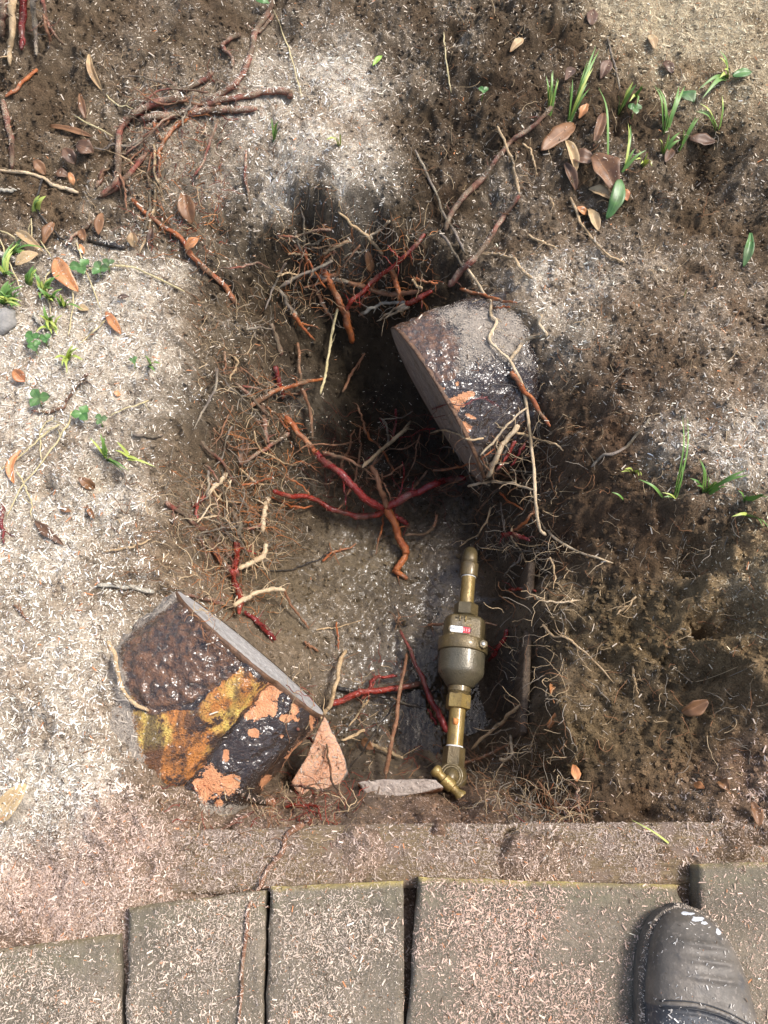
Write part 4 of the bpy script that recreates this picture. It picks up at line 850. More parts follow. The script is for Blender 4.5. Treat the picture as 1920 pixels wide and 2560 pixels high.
for q in ([(825, 495), (740, 540), (665, 588)], [(820, 505), (760, 545), (700, 575)], [(835, 510), (790, 530), (750, 548)]):
    root('P', q, 9, 3, 'cream', None, [.06, .06, .055], 0, parent=rr_, part='splinter')
root('P', [(815, 485), (700, 500), (640, 520), (575, 558)], 8, 9, 'stick', 'grey splintered root beside the torn red root', [.04, .05, .05, .045], 1)
root('P', [(468, 22), (560, 100), (640, 170), (700, 242)], 7, 9, 'tan', 'tan root dropping over the back rim into the pit', [.006, .02, .03, .03], 2)
root('P', [(735, 68), (690, 110), (645, 140), (640, 168)], 6, 5, 'cream', 'hooked cream rootlet over the back rim', [.02, .03, .035, .035], 0)
root('P', [(530, 168), (450, 205), (382, 240)], 8, 6, 'tan', 'short tan root at the back left of the pit', .03, 1)
root('P', [(165, 425), (220, 520), (250, 560)], 9, 10, 'grey', 'grey root with an orange tip on the left wall', [.015, .02, .03], 1)
root('P', [(235, 545), (270, 605), (295, 630), (348, 688)], 12, 5, 'orange', 'forked orange tip of the grey root on the left wall', [.03, .035, .035, .03], 0, extra=(([(270, 595), (320, 610), (372, 627)], 5, 4),))
root('P', [(400, 884), (280, 905), (170, 940), (80, 990), (15, 1025)], 7, 15, 'orange', 'curved orange root reaching out from the left wall', [.07, .05, .03, .015, .006], 2)
root('P', [(258, 700), (270, 820), (280, 930), (320, 1050), (335, 1200)], 8, 9, 'brown', 'slender brown root running down the left wall', [.02, .03, .035, .03, .03], 1)
root('P', [(140, 820), (160, 900), (182, 990)], 15, 13, 'wine', 'short wet red root on the left wall', [.01, .014, .012], 0)
root('P', [(120, 600), (150, 690), (172, 765)], 12, 14, 'dusty', 'muddy red root embedded in the left wall', .008, 0)
root('P', [(465, 520), (440, 620), (425, 720), (400, 870), (375, 965)], 7, 6, 'straw', 'straw coloured stem hanging in the dark of the pit', [.06, .07, .08, .08, .075], 1)
root('P', [(605, 755), (545, 850), (488, 955)], 6, 8, 'brown', 'thin brown stem in the dark centre of the pit', .03, 1)
root('P', [(350, 420), (400, 520), (440, 580)], 9, 7, 'brown', 'dull brown root behind the blunt orange root', .02, 1)
root('P', [(850, 370), (880, 405), (905, 420)], 7, 6, 'tan', 'short tan twig near the torn red root', .04, 0)
root('P', [(870, 362), (920, 385), (985, 388)], 6, 6, 'orange', 'small orange forked twig near the torn red root', .035, 2)
root('P', [(725, 195), (770, 245), (790, 262)], 5, 4, 'red', 'fine red twig above the bright red root', .03, 0)
root('P', [(95, 1030), (160, 1085), (215, 1160)], 6, 5, 'orange', 'yellow orange rootlet on the left wall', .012, 2)
# --- the star shaped root over the dark hole
star_c = hit(*V('Q', 1190, 640), .05)
star = empty('branched_root', star_c-np.array([0, 0, .01]), 'star shaped cluster of wet red and orange roots over the dark hole', 'root')
for pts, a, b_, m, lf in [([(600, 95), (680, 190), (760, 290), (790, 320)], 14, 16, 'orange', [.015, .03, .05, .06]), ([(780, 305), (830, 370), (920, 430), (1010, 510), (1100, 600), (1190, 645)], 17, 21, 'wine', [.06, .08, .10, .10, .08, .055]),
        ([(530, 540), (620, 565), (730, 570), (810, 605), (890, 655), (990, 685), (1080, 690), (1160, 670), (1195, 640)], 12, 17, 'red', [.04, .045, .035, .03, .03, .03, .035, .045, .05]), ([(1190, 640), (1280, 590), (1380, 550), (1480, 500), (1560, 480), (1670, 462)], 20, 16, 'wine', [.055, .07, .08, .08, .06, .03]),
        ([(1110, 390), (1150, 480), (1180, 570), (1200, 640)], 13, 16, 'brown', [.11, .10, .08, .055]), ([(1195, 630), (1240, 720), (1270, 800), (1310, 890), (1312, 925), (1280, 980), (1258, 1012), (1325, 1062)], 19, 15, 'orange', [.055, .04, .03, .02, .018, .012, .008, .004]),
        ([(1240, 680), (1290, 715), (1335, 745)], 16, 12, 'wine', [.04, .03, .012]), ([(820, 310), (900, 335), (1000, 370), (1100, 425)], 10, 8, 'brown', [.07, .09, .10, .10])]:
    root('Q', pts, a, b_, m, None, lf, 2, parent=star, part='root_arm')
root('Q', [(1342, 125), (1300, 190), (1210, 260), (1130, 330), (1058, 398)], 9, 10, 'tan', 'pale root lying across the dark hole', [.05, .09, .11, .11, .11], 1)
root('Q', [(622, 198), (540, 250), (470, 300), (400, 340), (325, 385)], 11, 9, 'dusty', 'red root half covered in mud beside a dark leaf', [.03, .02, .012, .008, .006], 2)
root('Q', [(465, 20), (475, 120), (485, 180), (500, 255)], 13, 9, 'dusty', 'upright muddy root on the left wall', .012, 2)
root('Q', [(1440, 420), (1380, 500), (1330, 560)], 6, 5, 'brown', 'thin brown root behind the red star roots', .06, 0)
root('Q', [(1500, 680), (1480, 750), (1420, 790), (1310, 800)], 8, 7, 'brown', 'hooked brown root by the orange root end', .02, 1)
root('Q', [(1180, 690), (1165, 790), (1135, 915)], 5, 5, 'orange', 'thin orange rootlet hanging above the mud', .015, 0)
root('Q', [(820, 955), (870, 915), (900, 895), (960, 885), (1020, 850)], 6, 4, 'orange', 'small forked orange rootlet lying on the mud', .006, 3)
# --- left wall of the pit
root('U', [(1130, 390), (1090, 480), (1070, 600), (1065, 750)], 13, 12, 'cream', 'thick cream root hanging down the left wall', [.025, .03, .03, .025], 1)
root('U', [(1100, 870), (1090, 950), (1040, 1020), (930, 1085), (815, 1125)], 12, 15, 'cream', 'thick cream root curving in towards the red roots', [.02, .025, .03, .03, .03], 2)
root('U', [(830, 640), (815, 780), (800, 860)], 15, 15, 'grey', 'dusty grey top of the upright red root', .025, 2)
root('U', [(800, 840), (795, 960), (785, 1080), (795, 1160), (800, 1220)], 16, 13, 'red', 'upright glossy red root on the left wall', .03, 0, extra=(([(815, 890), (900, 930), (1000, 978)], 6, 4),))
root('U', [(735, 1140), (770, 1240), (800, 1330), (835, 1430), (820, 1590)], 15, 16, 'red', 'curved glossy red root ending beside the sawn face', [.03, .035, .035, .035, .03], 0)
root('U', [(60, 440), (200, 530), (330, 640), (480, 740), (560, 800), (640, 850)], 13, 10, 'dusty', 'dusty red root slanting down into the left wall', .008, 5, **H)
root('U', [(490, 850), (560, 950), (640, 1050), (740, 1150)], 14, 16, 'dusty', 'muddy root leading into the curved glossy red root', .018, 6)
root('U', [(765, 1515), (900, 1430), (1060, 1360), (1170, 1330), (1295, 1352)], 12, 11, 'cream', 'pale arched root rising over the mud floor', [.03, .05, .06, .06, .05], 2)
root('U', [(1290, 1352), (1340, 1480), (1450, 1620), (1545, 1750)], 8, 4, 'brown', 'thin tapering tip of the pale arched root', [.05, .03, .015, .004], 0)
root('U', [(875, 1570), (1000, 1680), (1100, 1770), (1195, 1866)], 11, 13, 'wine', 'dark wet root lying beside the sawn face', .012, 2)
root('U', [(700, 135), (600, 240), (480, 375)], 11, 11, 'cream', 'cream root with red ends on the left slope', .012, 1)
root('U', [(480, 375), (400, 440), (385, 510), (398, 630)], 10, 7, 'red', 'thin red root below the cream root on the left slope', .012, 2)
root('U', [(240, 1385), (480, 1440), (620, 1490), (780, 1540)], 8, 10, 'dusty', 'dusty red root along the upper edge of the stub', .012, 3)
root('U', [(840, 645), (900, 645), (975, 652)], 5, 4, 'orange', 'short level orange rootlet on the left wall', .03, 0)
root('U', [(1150, 380), (1270, 430), (1380, 485), (1480, 490), (1590, 478)], 6, 5, 'orange', 'wavy orange rootlet above the mud', .02, 1)
root('U', [(1300, 170), (1430, 240), (1500, 310), (1550, 360)], 5, 5, 'orange', 'fine orange rootlet meeting the red star root', .03, 1)
root('U', [(830, 90), (920, 170), (1000, 240), (1080, 260)], 5, 5, 'tan', 'pale rootlet in the tangle on the left wall', .02, 3)
root('U', [(850, 260), (1000, 235), (1180, 183)], 6, 5, 'orange', 'orange rootlet crossing the tangle on the left wall', .025, 1)
root('U', [(1130, 1148), (1280, 1148), (1420, 1120), (1560, 1060), (1659, 1020), (1800, 930)], 4, 3, 'black', 'thin black wire like root over the mud floor', .006, 0)
# --- mud floor around the meter
root('W', [(175, 728), (260, 700), (340, 660), (370, 645), (480, 640), (600, 625), (700, 605), (765, 588)], 16, 12, 'red', 'bright red root lying level across the mud', [.03, .03, .03, .03, .028, .028, .026, .024], 1)
root('W', [(380, 690), (425, 620), (455, 560), (500, 548), (605, 545)], 9, 8, 'red', 'crooked red root behind the bright level root', .018, 2)
root('W', [(270, 382), (230, 470), (205, 600), (170, 720), (110, 815)], 10, 11, 'tan', 'tan root leaning against the end of the bright red root', [.01, .03, .04, .05, .05], 0)
root('W', [(668, 395), (650, 520), (622, 650), (605, 800), (575, 950), (545, 1080), (528, 1180)], 8, 14, 'brown', 'long flat brown root standing across the bright red root', [.02, .04, .055, .06, .06, .05, .04], 1)
root('W', [(622, 248), (690, 390), (760, 530), (820, 680), (880, 810), (925, 910)], 8, 18, 'wine', 'dark red tapering root leaning beside the brass meter', [.01, .03, .045, .05, .05, .045], 0)
root('W', [(800, 755), (830, 810), (860, 860)], 6, 8, 'wine', 'short dark red side root next to the lower brass pipe', .035, 0)
root('W', [(1400, 735), (1300, 830), (1200, 910), (1085, 1020)], 8, 9, 'tan', 'tan root slanting right of the lower brass pipe', [.10, .08, .06, .04], 1)
root('W', [(1335, 928), (1352, 1030), (1320, 1070), (1265, 1086)], 8, 9, 'cream', 'bent cream root stub in the corner by the board', .03, 1)
root('W', [(1030, 1108), (1130, 1080), (1220, 1040), (1330, 985)], 9, 6, 'brown', 'mottled orange root near the tap', .03, 2)
root('W', [(1315, 245), (1270, 350), (1195, 450)], 12, 10, 'wine', 'dark red root in the shade beside the brass bowl', .02, 1)
root('W', [(78, 248), (160, 230), (230, 225), (375, 183)], 4, 3, 'tan', 'fine tan rootlet on the mud floor', .004, 0)
root('W', [(212, 195), (220, 290), (222, 375)], 5, 4, 'orange', 'fine upright orange rootlet on the mud floor', .01, 0)
root('W', [(395, 893), (310, 935), (240, 962)], 9, 7, 'tan', 'short tan root behind the inner bark slab', .02, 0)
root('W', [(428, 983), (530, 1030), (642, 1078)], 9, 8, 'tan', 'tan root lying behind the dusty offcut', .02, 1)
root('W', [(592, 708), (540, 790), (480, 880), (390, 1020), (285, 1150)], 5, 5, 'black', 'thin black root crossing the mud to the slab', [.03, .03, .035, .05, .07], 0)
root('W', [(480, 678), (560, 695), (640, 715), (810, 765)], 7, 9, 'black', 'black wet root behind the long flat brown root', .02, 1)
root('W', [(215, 620), (300, 640), (480, 640), (880, 650)], 12, 8, 'black', 'black wet root lying beneath the bright level root', .006, 0)
root('W', [(420, 700), (370, 760), (290, 870)], 6, 4, 'tan', 'thin pale twig on the mud by the slab', .02, 1)
root('W', [(0, 320), (40, 350), (95, 385)], 7, 6, 'brown', 'small brown root on the mud near the sawn face', .006, 1)
root('W', [(590, 245), (600, 200), (625, 155)], 5, 4, 'brown', 'tiny brown twig at the tip of the tapering root', .012, 3)
root('W', [(800, 215), (880, 205), (960, 210), (1060, 190), (1250, 215)], 8, 6, 'brown', 'brown rootlets lying behind the meter housing', .03, 4)
root('F', [(538, 560), (590, 560), (655, 566)], 9, 8, 'red', 'short glossy red root poking from the right wall', [.06, .03, .01], 0)
root('F', [(640, 580), (690, 607), (760, 610), (850, 605)], 6, 4, 'cream', 'forked pale rootlet under the short red root', .012, 2)
root('F', [(685, 710), (740, 765), (800, 770), (870, 830), (990, 960)], 7, 4, 'tan', 'pale root snaking down the right bank beside the board', .006, 2, **H)
root('F', [(1090, 590), (1050, 630), (1005, 668)], 5, 4, 'tan', 'short pale rootlet on the right bank', .006, 2, **H)
root('F', [(1075, 890), (1080, 960), (1100, 1010)], 6, 4, 'tan', 'curved tan rootlet in a hollow of the right bank', .008, 3, **H)
root('F', [(560, 305), (610, 265), (655, 215)], 8, 7, 'orange', 'orange root in the shade below the pale draped root', .03, 0)
root('F', [(500, 140), (540, 180), (600, 215)], 6, 5, 'orange', 'fine orange root in the shade under the stub', .04, 0)
root('F', [(510, 320), (570, 320), (630, 350)], 11, 9, 'wine', 'dark wine root in the shade above the elbow pipe', .03, 2)
root('D', [(1150, 840), (1100, 900), (1030, 970), (940, 1010), (895, 1050)], 10, 6, 'grey', 'long dark grey root half buried in the right bank', .003, 2, **H)
root('H', [(660, 345), (720, 420), (770, 470), (800, 500)], 6, 7, 'brown', 'brown root in the hollow at the timber edging', .012, 3)
root('H', [(610, 445), (690, 462), (785, 490)], 5, 4, 'orange', 'straight orange rootlet in the hollow at the timber edging', .012, 1)
root('H', [(840, 380), (835, 440), (860, 520)], 6, 5, 'dusty', 'upright dusty rootlet in the hollow at the timber edging', .012, 3)
root('H', [(580, 545), (700, 540), (830, 560)], 5, 4, 'wine', 'dark red rootlet lying along the timber edging', .006, 2)
# --- thinner strands of the tangles
def strands(n, box, ang, spread, lmin, lmax, wmin, wmax, mats, lift, label, group, seed, hug=False):
    r_ = random.Random(seed)
    for _ in range(n):
        x, y = r_.uniform(box[0], box[2]), r_.uniform(box[1], box[3]); a = math.radians(ang+r_.gauss(0, spread)); L_ = r_.uniform(lmin, lmax); pts = [(x, y)]; m = r_.choice([3, 4, 5])
        for k in range(m): a += r_.gauss(0, .32); x += math.cos(a)*L_/m; y += math.sin(a)*L_/m; pts.append((x, y))
        l0, l1 = r_.uniform(*lift), r_.uniform(*lift); lf = [l0+(l1-l0)*k/m for k in range(m+1)]; w_ = r_.uniform(wmin, wmax)
        m_ = r_.choice(mats); adj = {'dusty': 'dusty red', 'grey': 'grey', 'brown': 'brown', 'tan': 'tan', 'cream': 'cream', 'orange': 'orange', 'wine': 'wine red'}[m_]; sz = 'long' if L_ > .6*lmax+.4*lmin else ('short' if L_ < .3*lmax+.7*lmin else 'curving')
        root('S', pts, w_, w_*r_.uniform(.4, .8), m_, sz+' '+adj+' '+label, lf, r_.choice([0, 1, 1, 2]), hug=hug, per=5, group=group, name='root_strand')
strands(9, (420, 210, 560, 300), 165, 14, 90, 230, 4, 8, ['dusty', 'grey', 'brown', 'dusty'], (.006, .02), 'thin strand in the matted root bundle on the back bank', 'strands of the back bank bundle', 1, True)
strands(10, (290, 300, 420, 430), 105, 22, 70, 190, 4, 8, ['dusty', 'brown', 'tan', 'grey', 'dusty'], (.004, .014), 'thin strand hanging below the elbow shaped root', 'strands below the elbow shaped root', 2, True)
strands(22, (500, 820, 640, 1280), 70, 40, 60, 190, 4, 9, ['dusty', 'grey', 'grey', 'brown', 'tan'], (.006, .03), 'thin muddy root strand on the left wall of the pit', 'strands on the left pit wall', 3)
strands(18, (660, 560, 1000, 720), 110, 60, 50, 150, 4, 8, ['grey', 'brown', 'orange', 'tan', 'dusty', 'brown'], (.015, .05), 'thin root strand in the tangle at the back of the pit', 'strands at the back of the pit', 4)
strands(20, (800, 1020, 1130, 1200), 60, 90, 60, 170, 3, 7, ['brown', 'wine', 'brown', 'orange', 'grey'], (.04, .10), 'thin root strand around the red star roots', 'strands around the star roots', 5)
strands(14, (1190, 1080, 1380, 1420), 100, 60, 50, 150, 3, 6, ['tan', 'grey', 'brown'], (.01, .04), 'thin root strand on the right wall of the pit', 'strands on the right pit wall', 6)
strands(12, (480, 1180, 640, 1460), 80, 60, 50, 130, 4, 7, ['tan', 'cream', 'grey', 'dusty'], (.01, .04), 'thin root strand beside the glossy upright red root', 'strands beside the upright red root', 7)
# --- foreground
def flat_path(view, pts, z):
    return catmull([unp(*V(view, *p), zz) for p, zz in zip(pts, z)], 8)
W_ = flat_path('G', [(1312, 535), (1235, 585), (1212, 660), (1150, 740), (1110, 830), (1075, 900), (1058, 1050), (1045, 1250), (1030, 1410)], [-.02, -.022, -.022, -.021, -.012, .004, .004, .004, .004])
v, f = root_geo(W_, 14, 7, 3); tag(mk('tree_root', v, f, MR['brown']), 'long brown root crossing the timber edging and running down the paver', 'root')
for pts, lab in [([(1105, 478), (950, 555), (868, 580)], 'red root strand splayed below the sawn stub'), ([(1085, 490), (950, 570), (800, 640), (750, 650)], 'longer red root strand splayed below the sawn stub'), ([(1010, 590), (930, 640), (860, 655)], 'short red root strand splayed below the sawn stub')]:
    root('G', pts, 6, 5, 'dusty', lab, .004, 2, **H)
root('L', [(915, 1288), (1000, 1330), (1085, 1360)], 16, 15, 'black', 'short black root stub with an orange cut end', .014, 0)
root('L', [(1080, 1358), (1110, 1362), (1142, 1362)], 15, 13, 'orange', 'orange cut end of the short black root', .015, 0)
root('L', [(1200, 1385), (1320, 1372), (1395, 1390), (1422, 1455)], 9, 5, 'red', 'curled red root below the inner bark slab', .012, 2)
root('L', [(1280, 908), (1340, 960), (1412, 1035)], 9, 6, 'red', 'red splinter lying across the bark stub edge', .10, 0)
root('L', [(1455, 1000), (1470, 1110), (1490, 1230), (1555, 1340)], 6, 5, 'brown', 'thin red rootlet lying over the inner bark slab', .11, 1)
root('L', [(1240, 1250), (1360, 1270), (1480, 1285)], 7, 5, 'dusty', 'dusty red rootlet across the foot of the inner bark slab', .09, 3)
root('L', [(120, 370), (165, 480), (190, 600), (250, 720), (370, 800)], 12, 9, 'tan', 'ochre root edge curving round the dark top of the stub', .045, 0)
root('L', [(690, 270), (710, 360), (760, 400)], 5, 4, 'brown', 'tiny rootlets lying on the dark top of the stub', .10, 3)
# --- left ground
root('Y', [(910, 555), (830, 640), (750, 730), (690, 830), (640, 910), (520, 955), (330, 940)], 8, 7, 'dusty', 'curved dusty red root in the sawdust beside the clover', .006, 3, **H)
root('E', [(420, 540), (530, 546), (600, 555), (665, 572)], 10, 13, 'stick', 'grey green stick lying above the sawn root stub', .006, 0, **H)
root('E', [(445, 396), (560, 375), (600, 368), (652, 340)], 5, 5, 'tan', 'pale rootlet lying on sawdust near the pit', .006, 1, **H)
root('E', [(12, 190), (10, 280), (16, 362)], 11, 8, 'wine', 'dark stick upright in the sawdust by a crescent leaf', .006, 0, **H)
root('E', [(60, 625), (90, 660), (130, 685)], 7, 5, 'brown', 'small reddish twig in the pale sawdust', .005, 1, **H)
root('C', [(575, 908), (640, 918), (705, 912)], 8, 7, 'grey', 'short grey twig lying in the pale sawdust', .005, 0, **H)
root('A', [(-10, 820), (30, 820), (72, 822)], 9, 8, 'stick', 'pale stick end above the grass', .008, 0, **H)
root('Z', [(-40, 1000), (100, 1050), (240, 1095)], 16, 12, 'stick', 'pale broken stick beside the grass clump', .012, 0, **H)
root('Z', [(440, 1780), (500, 1890), (590, 2060), (640, 2200)], 8, 8, 'stick', 'grey flat stem lying through the clover', .006, 0, **H)
for k, (vw, pts, lab) in enumerate([('Z', [(990, 860), (1040, 1030), (1130, 1270), (1300, 1720)], 'long straw stalk crossing the sawdust beside the orange leaf'), ('Z', [(740, 1190), (860, 1400), (955, 1560), (930, 1850), (880, 2070)], 'bent straw stalk in the clover patch'), ('Z', [(690, 1200), (590, 1310), (630, 1580), (660, 1800)], 'kinked straw stalk over the grass clump'), ('Y', [(745, 940), (700, 1060), (620, 1220), (400, 1530), (230, 1720), (60, 2060)], 'thick straw stalk lying on pale sawdust'),
        ('Y', [(615, 1080), (400, 1250), (180, 1420), (-10, 1560)], 'thin straw stalk crossing the thick one'), ('Y', [(550, 1010), (410, 1190), (430, 1450)], 'folded straw stalk on pale sawdust'), ('Y', [(1095, 0), (960, 130), (820, 250)], 'short straw stalk near the bark scrap'), ('Y', [(1540, 835), (1300, 930), (1130, 1000)], 'pale straw stalk beside the clover leaf'),
        ('Y', [(170, 1570), (270, 1730), (320, 1900), (325, 2040)], 'grey straw stalk beside the crescent leaf'), ('Z', [(0, 820), (100, 1100), (280, 1500)], 'straw stalk over the green grass clump'), ('Z', [(405, 550), (405, 820)], 'upright straw stalk above the grass clump'), ('Z', [(520, 830), (660, 1050)], 'short straw stalk above the orange leaf'), ('Z', [(-10, 700), (180, 800), (370, 910)], 'grey straw stalk above the grass clump'), ('A', [(1180, 40), (1230, 160), (1270, 280), (1305, 430)], 'fine straw stalk beside the dusty red root'), ('A', [(460, 410), (500, 450), (575, 470)], 'fine curved straw stalk by the elbow shaped root'), ('A', [(320, 500), (400, 540), (490, 590)], 'fine straw stalk above the curled leaves')]):
    root(vw, pts, 5 if 'thick' in lab else 3.6, 3, 'straw', lab, .008, 0, hug=True, per=5, name='straw_stalk', cat='straw', wob=.05)

# ------------------------------------------------------------------ leaves
def m_leaf(name, c1, c2, c3, rough=.4, trans=.0):
    b = NB(name); n1 = b.noise(60, 5); n2 = b.noise(20, 4); u = b.attr('Vein', 'Fac'); c = b.mix(b.ramp(n1, .35, .65), c1, c2); c = b.mix(b.ramp(n2, .5, .65, 0, .8), c, c3)
    c = b.mix(b.ramp(u, .06, .0, 0, .7), c, tuple(min(1, x*1.6) for x in c2)); b.set('Base Color', c); b.set('Roughness', rough); b.set('Specular IOR Level', .5)
    if trans: b.set('Subsurface Weight', .15); b.set('Subsurface Radius', (.002, .002, .001))
    b.bump(n1, .001, .5); return b.m
ML = {'brown': m_leaf('brown_leaf', (.15, .070, .028), (.23, .115, .05), (.085, .038, .018), .5), 'dark': m_leaf('dark_leaf', (.085, .042, .022), (.14, .072, .036), (.045, .026, .016), .5), 'tan': m_leaf('tan_leaf', (.38, .26, .13), (.50, .36, .19), (.26, .15, .07), .55),
      'orange': m_leaf('orange_leaf', (.42, .17, .06), (.52, .24, .10), (.28, .10, .04)), 'green': m_leaf('green_leaf', (.05, .13, .03), (.095, .20, .05), (.10, .13, .06), .4), 'lime': m_leaf('lime_leaf', (.20, .36, .05), (.30, .45, .08), (.14, .28, .04), .4)}
def leaf_geo(B, T_, w, fold=.35, curl=.12, roll=0.0, nt_=16, bend=0.0, up=None):
    B, T_ = np.array(B), np.array(T_); ax = T_-B; L = np.linalg.norm(ax); ax /= L; U = np.array(up if up is not None else [0, -.25, 1.0]); sd = np.cross(ax, U); sd /= np.linalg.norm(sd); un = np.cross(sd, ax)
    c_, s_ = math.cos(roll), math.sin(roll); sd, un = sd*c_+un*s_, un*c_-sd*s_
    v, f, vein = [], [], []; m = 7
    _rs[0] += 1; ls = _rs[0]*.731
    for i in range(nt_):
        t = i/(nt_-1); ww = w*.5*(1+.30*float(fbm(t*1.0+ls, ls*.3, 3.5, 2, 4)))*(math.sin(math.pi*min(1, t*.93+.05))**.85)*(1 if t < .97 else .3)
        for k in range(m):
            q = -1+2*k/(m-1); z = fold*ww*abs(q)+curl*L*math.sin(math.pi*t)+.16*w*float(fbm(t*1.1+ls, q*.4+ls*.5, 2.2, 2, 9))
            v.append(B+ax*(t*L)+sd*(ww*q+bend*L*math.sin(math.pi*t))+un*z); vein.append(abs(q))
    f = [(i*m+k, i*m+k+1, (i+1)*m+k+1, (i+1)*m+k) for i in range(nt_-1) for k in range(m-1)]
    return v, f, vein
def leaf(view, b_, t_, w, mat, label, lift=(.006, .010), fold=.35, curl=.10, roll=0.0, bend=0.0, group=None, cat='leaf'):
    q0, q1 = V(view, *b_), V(view, *t_); B = hit_any(q0[0], q0[1], lift[0], .004); T_ = hit_any(q1[0], q1[1], lift[1], .004)
    v, f, ve = leaf_geo(B, T_, px2m(w/VIEWS[view][2], B), fold, curl, roll, bend=bend)
    o = mk('dry_leaf' if mat not in ('green', 'lime') else 'green_leaf', v, f, ML[mat], attrs={'Vein': np.array(ve)}); so = o.modifiers.new('thickness', 'SOLIDIFY'); so.thickness = .0004
    return tag(o, label, cat, group)
leaf('B', (822, 533), (678, 650), 85, 'brown', 'flat oval brown leaf lying at the tip of the grass blades', fold=.10, curl=.05)
leaf('B', (905, 668), (1002, 828), 100, 'brown', 'large glossy brown leaf folded along its midrib', (.022, .02), .45, .10)
leaf('B', (788, 608), (830, 742), 52, 'tan', 'yellow tan leaf folded lengthwise beside the glossy brown leaf', (.014, .012), .9, .08)
leaf('B', (1020, 775), (963, 948), 66, 'green', 'broad green leaf hanging beside the glossy brown leaf', (.02, .012), .25, .12, bend=-.06)
leaf('B', (780, 705), (830, 825), 42, 'dark', 'narrow dark brown leaf under the yellow tan leaf', (.008, .006), .8, .08)
leaf('B', (810, 680), (905, 690), 70, 'dark', 'dark crumpled leaf behind the glossy brown leaf', (.010, .012), .3, .1)
leaf('B', (885, 815), (985, 860), 45, 'tan', 'tan curled leaf under the glossy brown leaf', (.008, .008), .6, .1)
leaf('B', (1015, 815), (1050, 870), 50, 'orange', 'orange leaf tip behind the broad green leaf', (.010, .008), .3, .1)
leaf('B', (885, 905), (928, 995), 52, 'tan', 'pale tan leaf lying beside the thin yellow root', (.006, .006), .4, .06)
leaf('B', (835, 895), (875, 930), 34, 'orange', 'small orange leaf scrap on the thin yellow root', (.008, .006), .5, .05)
leaf('B', (948, 490), (905, 635), 44, 'brown', 'narrow brown leaf standing under a grass blade', (.015, .006), .8, .08)
leaf('B', (880, 448), (842, 512), 32, 'orange', 'small curled orange leaf between the grass blades', (.010, .008), .7, .12)
leaf('B', (602, 168), (545, 225), 34, 'tan', 'small tan leaf on the brown bank', (.008, .006), .5, .1)
leaf('B', (975, 260), (935, 340), 42, 'dark', 'red brown leaf beside the grey dry stem', (.010, .006), .5, .08)
leaf('B', (820, 295), (780, 350), 40, 'dark', 'dull dark leaf above the grass blades', (.008, .006), .4, .08)
leaf('B', (1318, 595), (1432, 615), 60, 'dark', 'flat dark leaf right of the grass', (.006, .006), .15, .04)
leaf('B', (1245, 640), (1215, 700), 40, 'dark', 'dark leaf at the foot of the grass', (.006, .006), .4, .04)
leaf('B', (900, 40), (895, 110), 50, 'dark', 'dark red leaf pressed in the soil at the back', (.006, .006), .2, .04)
leaf('B', (1150, 150), (1170, 215), 40, 'tan', 'dull tan leaf in the yellow sawdust', (.006, .006), .3, .04)
leaf('B', (1210, 265), (1250, 315), 42, 'dark', 'purple brown leaf in the yellow sawdust', (.006, .006), .2, .04)
leaf('B', (1585, 1005), (1552, 1155), 42, 'green', 'upright narrow green leaf on the right bank', (.02, .004), .4, .1)
leaf('B', (1285, 400), (1340, 440), 60, 'green', 'heart shaped green leaf in the grass', (.02, .02), .2, .05)
leaf('B', (1505, 330), (1590, 310), 40, 'green', 'dark green leaf lying behind the grass', (.010, .010), .3, .05)
leaf('A', (1105, 0), (1165, 14), 34, 'green', 'small green leaf at the top of the dusty red root', (.02, .02), .2, .1)
leaf('A', (1650, 240), (1610, 285), 24, 'lime', 'small lime green leaf at the back of the mound', (.012, .008), .3, .1)
leaf('A', (150, 690), (195, 755), 46, 'brown', 'upright brown leaf in the sawdust by the mottled root', (.02, .008), .5, .1)
leaf('A', (275, 640), (325, 710), 56, 'dark', 'curled dark brown leaf near the stubby dusty root', (.02, .01), .7, .12)
leaf('A', (330, 625), (405, 660), 66, 'dark', 'broad dull leaf behind the curled dark leaf', (.012, .012), .3, .08)
leaf('A', (240, 745), (295, 760), 44, 'dark', 'dark leaf in the shadow left of the orange leaf', (.008, .008), .4, .06)
leaf('A', (300, 745), (318, 800), 34, 'orange', 'orange leaf on edge below the curled dark leaf', (.02, .008), .2, .05)
leaf('A', (345, 405), (370, 515), 34, 'brown', 'long brown leaf leaning on the bank', (.015, .006), .5, .08)
leaf('A', (215, 545), (400, 590), 30, 'brown', 'long thin brown leaf lying across the bank', (.008, .008), .5, .05)
leaf('A', (385, 235), (440, 390), 34, 'tan', 'grey tan curved leaf at the foot of the hanging roots', (.012, .008), .7, .10, bend=.08)
leaf('A', (790, 835), (830, 970), 66, 'brown', 'folded dry leaf standing on the bank below the roots', (.022, .008), .8, .08)
leaf('A', (805, 1080), (858, 1030), 44, 'orange', 'orange leaf on the slanting orange root', (.016, .02), .4, .1)
leaf('A', (570, 1005), (580, 1070), 44, 'tan', 'tan upright leaf left of the pale trailing root', (.016, .006), .5, .08)
leaf('A', (655, 985), (650, 1070), 34, 'dark', 'dark narrow leaf right of the pale trailing root', (.012, .006), .5, .06)
leaf('A', (440, 920), (425, 1015), 40, 'brown', 'dull brown leaf hanging over the charred stick', (.012, .008), .3, .08)
leaf('Z', (715, 1060), (1015, 1500), 210, 'orange', 'long orange tan leaf with a dark spot beside the grass', (.014, .010), .35, .08, bend=.05)
leaf('Z', (215, 720), (555, 975), 110, 'tan', 'rolled tan leaf above the grass clump', (.016, .014), .9, .08)
leaf('Z', (495, 1010), (200, 1160), 170, 'tan', 'folded tan leaf lying against the broken stick', (.020, .014), .5, .10)
